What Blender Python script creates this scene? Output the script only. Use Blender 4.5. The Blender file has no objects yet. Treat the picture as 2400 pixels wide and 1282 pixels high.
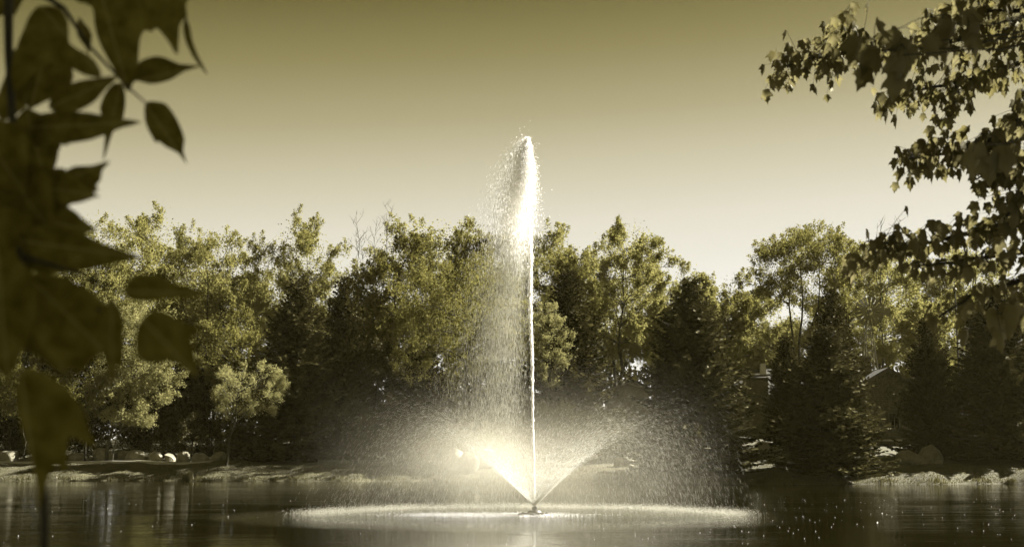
import bpy, bmesh, math, random
import numpy as np
from mathutils import Vector, Matrix

random.seed(7)
RNG = np.random.default_rng(7)
S = bpy.context.scene
C = S.collection
R = math.radians

# ------------------------------------------------------------------ camera
EYE = Vector((0.0, 0.0, 2.0))
PITCH = math.atan(427 / 3000)
cam_d = bpy.data.cameras.new('camera')
cam_d.lens = 45.0; cam_d.sensor_width = 36.0
cam_d.clip_start = 0.05; cam_d.clip_end = 3000
cam_d.dof.use_dof = True
cam_d.dof.focus_distance = 46.0
cam_d.dof.aperture_fstop = 4.8
cam = bpy.data.objects.new('camera', cam_d); C.objects.link(cam)
cam.location = EYE; cam.rotation_euler = (math.pi / 2 + PITCH, 0, 0)
S.camera = cam

# ------------------------------------------------------------------ exposure
EXPOSURE = 2.3
S.view_settings.view_transform = 'Standard'
S.view_settings.look = 'None'
S.view_settings.gamma = 1.0
S.view_settings.use_curve_mapping = False
S.view_settings.exposure = EXPOSURE
S.cycles.use_denoising = True
S.cycles.max_bounces = 9
S.cycles.diffuse_bounces = 7
S.cycles.transmission_bounces = 4
S.cycles.volume_bounces = 2
S.cycles.transparent_max_bounces = 6
S.cycles.volume_max_steps = 256
S.cycles.volume_step_rate = .3

# ------------------------------------------------------------------ sun and sky
SUN_AZ, SUN_EL = R(67), R(37)          # azimuth clockwise from straight ahead
SUN = Vector((math.sin(SUN_AZ) * math.cos(SUN_EL), math.cos(SUN_AZ) * math.cos(SUN_EL), math.sin(SUN_EL)))
sd = bpy.data.lights.new('sun', 'SUN'); sd.energy = 5.0; sd.angle = R(0.5); sd.color = (1.0, 0.955, 0.88)
so = bpy.data.objects.new('sun', sd); C.objects.link(so)
so.rotation_euler = (-SUN).to_track_quat('-Z', 'Y').to_euler()

world = bpy.data.worlds.new('World'); S.world = world; world.use_nodes = True
wt = world.node_tree; wt.nodes.clear()
wo = wt.nodes.new('ShaderNodeOutputWorld'); bg = wt.nodes.new('ShaderNodeBackground')
bg.inputs['Strength'].default_value = 0.1
tc = wt.nodes.new('ShaderNodeTexCoord'); sx = wt.nodes.new('ShaderNodeSeparateXYZ')
wt.links.new(tc.outputs['Generated'], sx.inputs[0])
dp = wt.nodes.new('ShaderNodeVectorMath'); dp.operation = 'DOT_PRODUCT'
dp.inputs[1].default_value = (math.sin(R(50)), math.cos(R(50)), 0)
wt.links.new(tc.outputs['Generated'], dp.inputs[0])
ma = wt.nodes.new('ShaderNodeMath'); ma.operation = 'MULTIPLY_ADD'    # brighter towards the sun's side
ma.inputs[1].default_value = -0.075
wt.links.new(dp.outputs['Value'], ma.inputs[0])
ad = wt.nodes.new('ShaderNodeMath'); ad.operation = 'ADD'; ad.inputs[1].default_value = 0.038
wt.links.new(sx.outputs['Z'], ad.inputs[0]); wt.links.new(ad.outputs[0], ma.inputs[2])
ramp = wt.nodes.new('ShaderNodeValToRGB'); wt.links.new(ma.outputs[0], ramp.inputs[0])
stops = [(0.0, (.93, .915, .85)), (.11, (.90, .88, .80)), (.168, (.785, .745, .615)), (.21, (.64, .59, .42)),
         (.252, (.46, .41, .24)), (.30, (.295, .255, .112)), (.344, (.17, .145, .048)), (.45, (.145, .124, .038)), (1.0, (.115, .098, .028))]
el = ramp.color_ramp.elements
while len(el) > 1: el.remove(el[-1])
for i, (p, c) in enumerate(stops):
    e = el[0] if i == 0 else el.new(p)
    e.position = p; e.color = (*c, 1)
sky = wt.nodes.new('ShaderNodeTexSky'); sky.sky_type = 'NISHITA'; sky.sun_disc = False
sky.sun_elevation = SUN_EL; sky.sun_rotation = SUN_AZ
bw = wt.nodes.new('ShaderNodeRGBToBW'); wt.links.new(sky.outputs[0], bw.inputs[0])
gain = wt.nodes.new('ShaderNodeMath'); gain.operation = 'MULTIPLY_ADD'
gain.inputs[1].default_value = 0.03; gain.inputs[2].default_value = 10 * 0.92 / 2 ** EXPOSURE
wt.links.new(bw.outputs[0], gain.inputs[0])
sc_ = wt.nodes.new('ShaderNodeVectorMath'); sc_.operation = 'SCALE'
wt.links.new(ramp.outputs[0], sc_.inputs[0]); wt.links.new(gain.outputs[0], sc_.inputs['Scale'])
wt.links.new(sc_.outputs[0], bg.inputs[0]); wt.links.new(bg.outputs[0], wo.inputs[0])

# ------------------------------------------------------------------ helpers
_ct, _st = math.cos(PITCH), math.sin(PITCH)
def W(px, py, Y):
    """world point at depth Y seen at that place of the photograph (2400 wide)"""
    u, v = (px - 1200) / 3000, (641 - py) / 3000
    d = Vector((u, _ct - v * _st, _st + v * _ct))
    return EYE + d * (Y / d.y)
def fr(x, y, z):                       # inverse, for numpy arrays
    dy, dz = y * _ct + (z - 2) * _st, -y * _st + (z - 2) * _ct
    return 1200 + 3000 * x / dy, 641 - 3000 * dz / dy

def prop(o, label=None, cat=None, group=None, kind=None):
    if label: o['label'] = label
    if cat: o['category'] = cat
    if group: o['group'] = group
    if kind: o['kind'] = kind
    return o
def empty(name, loc, label, cat, group=None):
    o = bpy.data.objects.new(name, None); C.objects.link(o); o.location = loc
    o.empty_display_size = .3
    return prop(o, label, cat, group)
def npmesh(name, V, F, mat, smooth=False):
    V = np.asarray(V, dtype=np.float32); F = np.asarray(F, dtype=np.int32)
    me = bpy.data.meshes.new(name)
    n, k = F.shape
    me.vertices.add(len(V)); me.vertices.foreach_set('co', V.ravel())
    me.loops.add(n * k); me.loops.foreach_set('vertex_index', F.ravel())
    me.polygons.add(n)
    me.polygons.foreach_set('loop_start', np.arange(0, n * k, k, dtype=np.int32))
    me.update(calc_edges=True)
    if smooth: me.polygons.foreach_set('use_smooth', np.ones(n, dtype=bool))
    me.materials.append(mat); me.validate()
    return me
def link(name, me, parent=None):
    o = bpy.data.objects.new(name, me); C.objects.link(o)
    if parent: o.parent = parent
    return o
def bm_obj(name, bm, mat, parent=None, smooth=False):
    me = bpy.data.meshes.new(name)
    bmesh.ops.recalc_face_normals(bm, faces=bm.faces)
    bm.to_mesh(me); bm.free(); me.materials.append(mat)
    if smooth: me.polygons.foreach_set('use_smooth', np.ones(len(me.polygons), dtype=bool))
    return link(name, me, parent)
def box(bm, c, s, rz=0, tilt=None):
    m = Matrix.Translation(c) @ Matrix.Rotation(rz, 4, 'Z')
    if tilt: m = m @ tilt
    bmesh.ops.create_cube(bm, size=1, matrix=m @ Matrix.Diagonal((*s, 1)))
class Tubes:
    def __init__(s, sides=6): s.V, s.F, s.n, s.k = [], [], 0, sides
    def add(s, pts, rads):
        pts = [Vector(p) for p in pts]; k = s.k
        for i, p in enumerate(pts):
            t = (pts[min(i + 1, len(pts) - 1)] - pts[max(i - 1, 0)]).normalized()
            a = t.orthogonal().normalized() if abs(t.x) > .9 else t.cross(Vector((1, 0, 0))).normalized()
            b = t.cross(a)
            for j in range(k):
                an = 2 * math.pi * j / k
                s.V.append(p + (a * math.cos(an) + b * math.sin(an)) * rads[i])
            if i:
                q = s.n + i * k
                for j in range(k):
                    s.F.append((q - k + j, q - k + (j + 1) % k, q + (j + 1) % k, q + j))
        s.n += len(pts) * k
    def build(s, name, mat, parent=None, off=(0, 0, 0)):
        V = np.array(s.V) - np.array(off)
        return link(name, npmesh(name, V, s.F, mat, True), parent)
def curve(a, b, n=5, sag=0.0, wob=0.0, rnd=random):
    a, b = Vector(a), Vector(b); L = (b - a).length
    out = []
    for i in range(n + 1):
        t = i / n
        p = a.lerp(b, t); p.z += sag * L * math.sin(math.pi * t)
        if 0 < i < n: p += Vector((rnd.uniform(-1, 1), rnd.uniform(-1, 1), rnd.uniform(-1, 1))) * wob * L
        out.append(p)
    return out

# ------------------------------------------------------------------ materials
def nodes(name):
    m = bpy.data.materials.new(name); m.use_nodes = True
    nt = m.node_tree; nt.nodes.clear()
    out = nt.nodes.new('ShaderNodeOutputMaterial')
    return m, nt, out
def noise(nt, scale, detail=4, vec=None, rough=.6):
    n = nt.nodes.new('ShaderNodeTexNoise'); n.inputs['Scale'].default_value = scale
    n.inputs['Detail'].default_value = detail; n.inputs['Roughness'].default_value = rough
    if vec is None:
        g = nt.nodes.new('ShaderNodeNewGeometry'); vec = g.outputs['Position']
    nt.links.new(vec, n.inputs['Vector'])
    return n
def mixcol(nt, fac, a, b):
    r = nt.nodes.new('ShaderNodeValToRGB')
    r.color_ramp.elements[0].color = (*a, 1); r.color_ramp.elements[1].color = (*b, 1)
    r.color_ramp.elements[0].position = .35; r.color_ramp.elements[1].position = .65
    nt.links.new(fac, r.inputs[0]); return r
def solid(name, a, b, scale=6, rough=.85, bump=.3, bscale=None, detail=6):
    m, nt, out = nodes(name)
    p = nt.nodes.new('ShaderNodeBsdfPrincipled'); p.inputs['Roughness'].default_value = rough
    n = noise(nt, scale, detail); r = mixcol(nt, n.outputs['Fac'], a, b)
    nt.links.new(r.outputs[0], p.inputs['Base Color'])
    if bump:
        n2 = noise(nt, bscale or scale * 4, 6)
        bp = nt.nodes.new('ShaderNodeBump'); bp.inputs['Strength'].default_value = bump; bp.inputs['Distance'].default_value = .05
        nt.links.new(n2.outputs['Fac'], bp.inputs['Height']); nt.links.new(bp.outputs[0], p.inputs['Normal'])
    nt.links.new(p.outputs[0], out.inputs[0]); return m
def leafy(name, a, b, scale=.5, trans=.45, gloss=.12, fine=9.0, tmul=1.25):
    """foliage: diffuse and light coming through the blade, a little shine"""
    m, nt, out = nodes(name)
    n = noise(nt, scale, 3); n2 = noise(nt, fine, 2)
    ad = nt.nodes.new('ShaderNodeMath'); ad.operation = 'ADD'
    h1 = nt.nodes.new('ShaderNodeMath'); h1.operation = 'MULTIPLY'; h1.inputs[1].default_value = .45
    h2 = nt.nodes.new('ShaderNodeMath'); h2.operation = 'MULTIPLY'; h2.inputs[1].default_value = .55
    nt.links.new(n.outputs['Fac'], h1.inputs[0]); nt.links.new(n2.outputs['Fac'], h2.inputs[0])
    nt.links.new(h1.outputs[0], ad.inputs[0]); nt.links.new(h2.outputs[0], ad.inputs[1])
    r = mixcol(nt, ad.outputs[0], a, b)
    d = nt.nodes.new('ShaderNodeBsdfDiffuse'); t = nt.nodes.new('ShaderNodeBsdfTranslucent')
    g = nt.nodes.new('ShaderNodeBsdfGlossy'); g.inputs['Roughness'].default_value = .5; g.inputs['Color'].default_value = (.8, .77, .62, 1)
    sc = nt.nodes.new('ShaderNodeVectorMath'); sc.operation = 'SCALE'; sc.inputs['Scale'].default_value = tmul
    nt.links.new(r.outputs[0], sc.inputs[0])
    nt.links.new(r.outputs[0], d.inputs[0]); nt.links.new(sc.outputs[0], t.inputs[0])
    m1 = nt.nodes.new('ShaderNodeMixShader'); m1.inputs[0].default_value = trans
    nt.links.new(d.outputs[0], m1.inputs[1]); nt.links.new(t.outputs[0], m1.inputs[2])
    m2 = nt.nodes.new('ShaderNodeMixShader'); m2.inputs[0].default_value = gloss
    nt.links.new(m1.outputs[0], m2.inputs[1]); nt.links.new(g.outputs[0], m2.inputs[2])
    nt.links.new(m2.outputs[0], out.inputs[0]); return m
def spraymat(name, col=(.95, .94, .9), trans=.5, alpha=None):
    m, nt, out = nodes(name)
    d = nt.nodes.new('ShaderNodeBsdfDiffuse'); t = nt.nodes.new('ShaderNodeBsdfTranslucent')
    d.inputs[0].default_value = (*col, 1); t.inputs[0].default_value = (*col, 1)
    mx = nt.nodes.new('ShaderNodeMixShader'); mx.inputs[0].default_value = trans
    nt.links.new(d.outputs[0], mx.inputs[1]); nt.links.new(t.outputs[0], mx.inputs[2])
    nt.links.new(mx.outputs[0], out.inputs[0]); return m

M = {
 'leaf_light': leafy('light_foliage', (0.15, 0.139, 0.04032), (0.22, 0.206, 0.072), gloss=.008, trans=.5),
 'leaf_mid': leafy('mid_foliage', (0.115, 0.106, 0.02736), (0.175, 0.162, 0.0504), gloss=.008, trans=.5),
 'leaf_dark': leafy('dark_foliage', (0.085, 0.077, 0.01872), (0.13, 0.119, 0.0324), gloss=.008, trans=.5),
 'leaf_bright': leafy('bright_foliage', (0.18, 0.168, 0.06336), (0.27, 0.256, 0.1116), gloss=.008, trans=.45),
 'needle': leafy('spruce_needles', (0.0221, 0.01936, 0.00429), (0.0468, 0.04204, 0.01287), trans=.1, gloss=.01),
 'needle_pale': leafy('pale_spruce_needles', (0.026, 0.02293, 0.00572), (0.0728, 0.06625, 0.02574), trans=.1, gloss=.01),
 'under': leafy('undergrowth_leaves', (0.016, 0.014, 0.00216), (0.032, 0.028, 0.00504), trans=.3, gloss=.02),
 'maple': leafy('maple_leaves', (0.085, 0.07469, 0.0242), (0.135, 0.1203, 0.0605), scale=2.5, fine=14, trans=.6, gloss=.03),
 'bark': solid('bark', (0.0222, 0.01924, 0.00888), (0.0555, 0.05032, 0.0259), 5, .9, .6, 14),
 'bark_dark': solid('dark_bark', (0.01332, 0.0111, 0.00444), (0.0333, 0.0296, 0.01332), 9, .9, .6, 30),
 'rock': solid('boulder_stone', (.13, .12, .07), (.24, .225, .155), 2.2, .85, .7, 6),
 'concrete': solid('pale_concrete', (0.2812, 0.2664, 0.2072), (0.37, 0.3552, 0.2886), 1.5, .8, .2, 20),
 'stone': solid('wall_stone', (0.0555, 0.04958, 0.0222), (0.0962, 0.0888, 0.04588), 3.5, .9, .5, 12),
 'mortar': solid('mortar', (0.0333, 0.0296, 0.01332), (0.0481, 0.04292, 0.02072), 3, .95, .2),
 'shingle': solid('roof_shingle', (0.0222, 0.01998, 0.00888), (0.0407, 0.037, 0.0185), 5, .85, .3, 18),
 'shingle_pale': solid('pale_metal_roof', (.09, .082, .045), (.13, .12, .07), 2, .7, .1),
 'trim': solid('painted_trim', (0.037, 0.0333, 0.0148), (0.0592, 0.05328, 0.0259), 4, .6, .1),
 'metal': solid('galvanised_metal', (.10, .092, .042), (.14, .13, .065), 6, .8, .1),
 'darkmetal': solid('dark_metal', (0.0222, 0.01998, 0.00888), (0.0444, 0.03996, 0.02072), 8, .5, .1),
 'float': solid('float_plastic', (0.0222, 0.01998, 0.00888), (0.0407, 0.037, 0.01776), 8, .45, .1),
 'drops': spraymat('water_droplets', (.95, .94, .90)),
 'clear': spraymat('clear_falling_droplets', (.44, .43, .35)),
 'half': spraymat('bright_fine_droplets', (.85, .84, .79)),
 'jetwater': spraymat('solid_jet_water', (.97, .96, .93), .12),
 'glint': spraymat('pond_glint', (.92, .9, .82), .3),  # white for the specks that stand in for glints on the pond
}
def window_glass():
    m, nt, out = nodes('window_glass')
    p = nt.nodes.new('ShaderNodeBsdfPrincipled'); p.inputs['Base Color'].default_value = (.008, .007, .003, 1)
    p.inputs['Roughness'].default_value = .06
    n = noise(nt, 1.3, 2); bp = nt.nodes.new('ShaderNodeBump'); bp.inputs['Strength'].default_value = .05
    nt.links.new(n.outputs['Fac'], bp.inputs['Height']); nt.links.new(bp.outputs[0], p.inputs['Normal'])
    nt.links.new(p.outputs[0], out.inputs[0]); return m
M['glass'] = window_glass()
def near_leaf():
    m, nt, out = nodes('near_leaf_blade')
    tcn = nt.nodes.new('ShaderNodeTexCoord'); s = nt.nodes.new('ShaderNodeSeparateXYZ')
    nt.links.new(tcn.outputs['Object'], s.inputs[0])
    ab = nt.nodes.new('ShaderNodeMath'); ab.operation = 'ABSOLUTE'; nt.links.new(s.outputs['X'], ab.inputs[0])
    mu = nt.nodes.new('ShaderNodeMath'); mu.operation = 'MULTIPLY_ADD'; mu.inputs[1].default_value = -.9
    nt.links.new(ab.outputs[0], mu.inputs[0]); nt.links.new(s.outputs['Y'], mu.inputs[2])
    k = nt.nodes.new('ShaderNodeMath'); k.operation = 'MULTIPLY'; k.inputs[1].default_value = 480
    nt.links.new(mu.outputs[0], k.inputs[0])
    sn = nt.nodes.new('ShaderNodeMath'); sn.operation = 'SINE'; nt.links.new(k.outputs[0], sn.inputs[0])
    pw = nt.nodes.new('ShaderNodeMapRange'); pw.inputs[1].default_value = .8; pw.inputs[2].default_value = 1.0
    nt.links.new(sn.outputs[0], pw.inputs[0])
    nz = noise(nt, 30, 3, tcn.outputs['Object'])
    base = mixcol(nt, nz.outputs['Fac'], (.075, .065, .010), (.165, .147, .036))
    mc = nt.nodes.new('ShaderNodeMixRGB'); mc.inputs[2].default_value = (.075, .067, .022, 1)
    h = nt.nodes.new('ShaderNodeMath'); h.operation = 'MULTIPLY'; h.inputs[1].default_value = .18
    nt.links.new(pw.outputs[0], h.inputs[0]); nt.links.new(h.outputs[0], mc.inputs[0]); nt.links.new(base.outputs[0], mc.inputs[1])
    mrb = nt.nodes.new('ShaderNodeMapRange'); mrb.inputs[1].default_value = .0006; mrb.inputs[2].default_value = .0016; mrb.inputs[3].default_value = .8; mrb.inputs[4].default_value = 0
    nt.links.new(ab.outputs[0], mrb.inputs[0])
    mc0 = mc; mc = nt.nodes.new('ShaderNodeMixRGB'); mc.inputs[2].default_value = (.22, .20, .08, 1)
    nt.links.new(mrb.outputs[0], mc.inputs[0]); nt.links.new(mc0.outputs[0], mc.inputs[1])
    d = nt.nodes.new('ShaderNodeBsdfDiffuse'); t = nt.nodes.new('ShaderNodeBsdfTranslucent')
    nt.links.new(mc.outputs[0], d.inputs[0]); nt.links.new(mc.outputs[0], t.inputs[0])
    bp = nt.nodes.new('ShaderNodeBump'); bp.inputs['Strength'].default_value = .15; bp.inputs['Distance'].default_value = .001
    nt.links.new(sn.outputs[0], bp.inputs['Height']); nt.links.new(bp.outputs[0], d.inputs['Normal'])
    m1 = nt.nodes.new('ShaderNodeMixShader'); m1.inputs[0].default_value = .4
    nt.links.new(d.outputs[0], m1.inputs[1]); nt.links.new(t.outputs[0], m1.inputs[2])
    nt.links.new(m1.outputs[0], out.inputs[0]); return m
M['near_leaf'] = near_leaf()

# ------------------------------------------------------------------ the lie of the land
FX, FY = W(1253, 1203, 44.4).x, 44.4                   # the fountain
def smooth(a, b, x):
    t = np.clip((x - a) / (b - a), 0, 1); return t * t * (3 - 2 * t)
def shore(x):
    x = np.asarray(x, float)
    return 106 - 14 * smooth(-16, 16, x) + 1.6 * np.sin(x * .21 + 1) + .8 * np.sin(x * .57) + .35 * np.sin(x * 1.6) \
        - 3.0 * np.exp(-((x + 24) / 9) ** 2)
def gz(x, y):
    x = np.asarray(x, float); y = np.asarray(y, float)
    s = y - shore(x)
    right = smooth(-14, 10, x)
    top = 1.72 - .25 * right
    z = top * (1 - np.exp(-np.maximum(s, 0) / (5.2 - 1.2 * right)))
    z = z + (.10 + .035 * right) * np.clip(s - (22 - 12 * right), 0, 20)
    z = z + .06 * np.sin(x * .8 + y * .3) * smooth(0, 4, s) + .03 * np.sin(x * 2.3 - y * 1.1) * smooth(0, 4, s)
    z = np.where(s < 0, np.maximum(s * .35, -2.2), z)
    # near shore, on which the camera stands
    nb = 9.0 + .5 * np.sin(x * .7)
    zn = np.where(y < nb, .55 * (1 - np.exp(-(nb - y) / 3)), z)
    return zn
def ground():
    xs = np.concatenate([np.linspace(-900, -95, 18), np.linspace(-90, 90, 260), np.linspace(95, 900, 18)])
    ys = np.concatenate([np.linspace(-300, -22, 8), np.linspace(-20, 12, 40), np.linspace(14, 84, 14), np.linspace(85, 150, 190), np.linspace(155, 1500, 22)])
    X, Y = np.meshgrid(xs, ys); Z = gz(X, Y) 
    Z = Z + np.random.default_rng(3).normal(0, .015, Z.shape) * (Y > 85)
    V = np.stack([X, Y, Z], -1).reshape(-1, 3)
    nx, ny = len(xs), len(ys)
    i = (np.arange(ny - 1)[:, None] * nx + np.arange(nx - 1)[None]).ravel()
    F = np.stack([i, i + 1, i + nx + 1, i + nx], -1)
    m = solid('mown_grass', (.034, .030, .009), (.075, .069, .028), .8, .95, .6, 18)
    o = link('ground', npmesh('ground', V, F, m, True)); prop(o, kind='structure')
ground()

def water():
    m, nt, out = nodes('pond_water')
    p = nt.nodes.new('ShaderNodeBsdfPrincipled')
    p.inputs['Base Color'].default_value = (.004, .0034, .0005, 1)
    p.inputs['Roughness'].default_value = .07; p.inputs['IOR'].default_value = 1.33
    if 'Specular Tint' in p.inputs: p.inputs['Specular Tint'].default_value = (1, .91, .42, 1)
    g = nt.nodes.new('ShaderNodeNewGeometry')
    mp = nt.nodes.new('ShaderNodeMapping'); mp.inputs['Scale'].default_value = (.35, 1.0, 1.0)
    nt.links.new(g.outputs['Position'], mp.inputs[0])
    n1 = noise(nt, .9, 4, mp.outputs[0], .55); n2 = noise(nt, 7.0, 2, mp.outputs[0], .5)
    n3 = noise(nt, .09, 2, g.outputs['Position'])                        # calm and breezy patches
    mr = nt.nodes.new('ShaderNodeMapRange'); mr.inputs[1].default_value = .40; mr.inputs[2].default_value = .62
    mr.inputs[3].default_value = .15; mr.inputs[4].default_value = 1.0
    nt.links.new(n3.outputs['Fac'], mr.inputs[0])
    s2 = nt.nodes.new('ShaderNodeMath'); s2.operation = 'MULTIPLY'; s2.inputs[1].default_value = .20
    nt.links.new(n2.outputs['Fac'], s2.inputs[0])
    a = nt.nodes.new('ShaderNodeMath'); a.operation = 'ADD'
    nt.links.new(n1.outputs['Fac'], a.inputs[0]); nt.links.new(s2.outputs[0], a.inputs[1])
    b = nt.nodes.new('ShaderNodeMath'); b.operation = 'MULTIPLY'
    nt.links.new(a.outputs[0], b.inputs[0]); nt.links.new(mr.outputs[0], b.inputs[1])
    # drops falling in a disc round the fountain break the surface into small waves
    dist = nt.nodes.new('ShaderNodeVectorMath'); dist.operation = 'DISTANCE'; dist.inputs[1].default_value = (FX - .5, FY, 0)
    nt.links.new(g.outputs['Position'], dist.inputs[0])
    md = nt.nodes.new('ShaderNodeMapRange'); md.inputs[1].default_value = 6.0; md.inputs[2].default_value = 10.5
    md.inputs[3].default_value = .5; md.inputs[4].default_value = 0
    nt.links.new(dist.outputs['Value'], md.inputs[0])
    n4 = noise(nt, 16, 2, g.outputs['Position'])
    c = nt.nodes.new('ShaderNodeMath'); c.operation = 'MULTIPLY_ADD'
    nt.links.new(n4.outputs['Fac'], c.inputs[0]); nt.links.new(md.outputs[0], c.inputs[1]); nt.links.new(b.outputs[0], c.inputs[2])
    bp = nt.nodes.new('ShaderNodeBump'); bp.inputs['Strength'].default_value = .5; bp.inputs['Distance'].default_value = .055
    nt.links.new(c.outputs[0], bp.inputs['Height']); nt.links.new(bp.outputs[0], p.inputs['Normal'])
    nt.links.new(p.outputs[0], out.inputs[0])
    xs = np.linspace(-300, 300, 7); ys = np.linspace(2, 125, 5)
    X, Y = np.meshgrid(xs, ys); V = np.stack([X, Y, X * 0], -1).reshape(-1, 3)
    i = (np.arange(4)[:, None] * 7 + np.arange(6)[None]).ravel()
    o = link('pond_water', npmesh('pond_water', V, np.stack([i, i + 1, i + 8, i + 7], -1), m)); prop(o, kind='structure')
water()

def strip(name, pts, w, mat, lift=.05, thick=.12):
    """paved strip following the ground, with real thickness"""
    V, F = [], []
    for i, (x, y) in enumerate(pts):
        z = float(gz(x, y)) + lift
        V += [(x, y - w / 2, z), (x, y + w / 2, z + .01), (x, y - w / 2, z - thick), (x, y + w / 2, z - thick)]
        if i:
            a = (i - 1) * 4; b = i * 4
            F += [(a, b, b + 1, a + 1), (a, a + 2, b + 2, b), (a + 1, b + 1, b + 3, a + 3)]
    F += [(0, 1, 3, 2), (b, b + 2, b + 3, b + 1)]
    return prop(link(name, npmesh(name, V, F, mat)), kind='structure')
strip('path', [(x, 114.6 + .02 * x) for x in np.linspace(-60, -26.5, 20)], 1.6, M['concrete'], .13, .3)
strip('path', [(x, float(shore(x)) + 21 - .25 * (x - 2)) for x in np.linspace(-16, 20, 26)], 4.5, M['concrete'], .10, .3)

# ------------------------------------------------------------------ foliage builders
def rand_dirs(n, g, up=0.0):
    d = g.normal(size=(n, 3)); d[:, 2] += up
    return d / np.linalg.norm(d, axis=1, keepdims=True)
def leaf_cards(P, size, g, aspect=.6, up=.5, droop=0.0):
    """one small folded leaf blade (two triangles) at every point"""
    n = len(P); N = rand_dirs(n, g, up); T = rand_dirs(n, g); T[:, 2] -= droop
    T = T - N * np.sum(T * N, 1, keepdims=True); T /= np.linalg.norm(T, axis=1, keepdims=True) + 1e-9
    B = np.cross(N, T)
    s = (size * g.uniform(.6, 1.2, n))[:, None]
    V = np.stack([P - T * s * .5, P + B * s * aspect * .5 + N * s * .12, P + T * s * .5, P - B * s * aspect * .5 + N * s * .12], 1).reshape(-1, 3)
    i = np.arange(n)[:, None] * 4
    F = np.concatenate([i + np.array([[0, 1, 2]]), i + np.array([[0, 2, 3]])], 0)
    return V, F

def broadleaf(label, px, left, right, top, bottom, base, Y, n, leaf, mat, seed, name='tree', cat='tree', group=None,
              tall=.0, trunk=.22, stems=1, clusters=46, spread=.2, lean=0.0, limb_mat='bark', flat=.8, bare=0, hollow=.35):
    """px etc. are photograph positions; the crown is clumps of leaves carried on limbs"""
    g = np.random.default_rng(seed); rr = random.Random(seed)
    b0 = W(px, base, Y); bz = float(gz(b0.x, Y)); root = empty(name, (b0.x, Y, bz), label, cat, group)
    xl, xr = W(left, (top + bottom) / 2, Y).x - b0.x, W(right, (top + bottom) / 2, Y).x - b0.x
    zt, zb = W(px, top, Y).z - bz, W(px, bottom, Y).z - bz
    cx, a, cz, c = (xl + xr) / 2, (xr - xl) / 2 * (1.12 if group and group.startswith('broadleaf') else 1), (zt + zb) / 2, (zt - zb) / 2
    K = int(clusters * 1.25); n = int(n * 1.5); leaf *= 1.12; spread *= 1.3; hollow *= .75
    d = rand_dirs(K, g); rad = g.uniform(hollow, .84, K) ** .6
    cen = d * rad[:, None] * np.array([a, a * .85, c * .95])
    # an egg: wider below the middle
    cen[:, 2] = np.where(cen[:, 2] > .7 * c, .7 * c + (cen[:, 2] - .7 * c) * .4, cen[:, 2])
    cen[:, 0] *= np.interp(cen[:, 2] / c, [-1, -.2, 1], [.8, 1.05, .92]); cen[:, 0] += lean * (cen[:, 2] + c)
    cr = g.uniform(.6, 1.35, K) * spread * a
    w = cr ** 2.2; cnt = np.maximum((n * w / w.sum()).astype(int), 8)
    P = []
    for k in range(K):
        m = cnt[k]; ns = 8
        st = rand_dirs(ns, g) * (g.uniform(.1, .85, ns) * cr[k])[:, None] * np.array([1, 1, flat])
        o_ = cen[k] + np.array([0, 0, c * .35]); o_ = o_ / (np.linalg.norm(o_) + 1e-6)
        sp = o_ * .8 + np.array([0, 0, .35 + tall]) + g.normal(0, .45, (ns, 3)); sp /= np.linalg.norm(sp, axis=1, keepdims=True)
        ln_ = g.uniform(.5, 1.0, ns) * min(1.5, .75 * cr[k] + .35)
        pick = g.integers(0, ns, m); t = g.uniform(0, 1, m) ** .8
        q = st[pick] + sp[pick] * (t * ln_[pick])[:, None] + g.normal(0, 1, (m, 3)) * (.07 + .14 * cr[k] * (1 - t))[:, None]
        P.append(q + cen[k])
    q = rand_dirs(n // 8, g) * (g.uniform(0, .9, n // 8) ** .36)[:, None] * np.array([a, a * .85, c]) * g.uniform(.7, .92, (n // 8, 1))
    q[:, 0] *= np.interp(q[:, 2] / c, [-1, -.2, 1], [.8, 1.05, .92]); q[:, 0] += lean * (q[:, 2] + c); P.append(q)
    P = np.concatenate(P) + np.array([cx, 0, cz])
    keep = P[:, 2] > .25
    V, F = leaf_cards(P[keep], leaf, g)
    link('crown', npmesh('crown', V, F, M[mat]), root)
    T = Tubes(6)
    forks = []
    for s in range(stems):
        ox = 0 if stems == 1 else (s - (stems - 1) / 2) * .35
        tp = Vector((cx * .6 + lean * c + ox * 5, rr.uniform(-.4, .4), cz + c * (.35 if stems == 1 else rr.uniform(0, .4))))
        pts = curve((ox, 0, -.3), tp, 8, 0, .018, rr)
        rads = [trunk * (1 - .8 * i / 8) * (1.25 if i == 0 else 1) for i in range(9)]
        T.add(pts, rads); forks += [(p, r) for p, r in zip(pts[3:], rads[3:])]
    for k in rr.sample(range(K), min(K, 34)):
        e = Vector(cen[k]) + Vector((cx, 0, cz))
        cand = [f for f in forks if f[0].z < e.z + .3] or forks[:2]
        f = min(cand, key=lambda f: (f[0] - e).length + .6 * abs(f[0].z - e.z + 1.5))
        pts = curve(f[0], e, 5, .07, .03, rr)
        T.add(pts, [max(.02, f[1] * .6 * (1 - .85 * i / 5)) for i in range(6)])
        for _ in range(2):
            q = e + Vector(rand_dirs(1, g, .6)[0]) * float(cr[k]) * 1.05
            T.add(curve(pts[4], q, 3, 0, .05, rr), [.03, .022, .016, .01])
    for k in range(bare):
        f = rr.choice(forks[-3:])[0]
        q = f + Vector((rr.uniform(-.6, .6) * a, 0, zt + rr.uniform(-.5, .6) - f.z))
        pts = curve(f, q, 5, 0, .04, rr); T.add(pts, [.06, .05, .04, .03, .022, .012])
        for j in range(7):
            s_ = pts[rr.choice([2, 3, 4])].lerp(pts[5], rr.random()); e = s_ + Vector((rr.uniform(-.9, .9), rr.uniform(-.5, .5), rr.uniform(.3, 1.3)))
            T.add(curve(s_, e, 2, 0, .06, rr), [.02, .015, .008])
    T.build('trunk', M[limb_mat], root)
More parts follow.
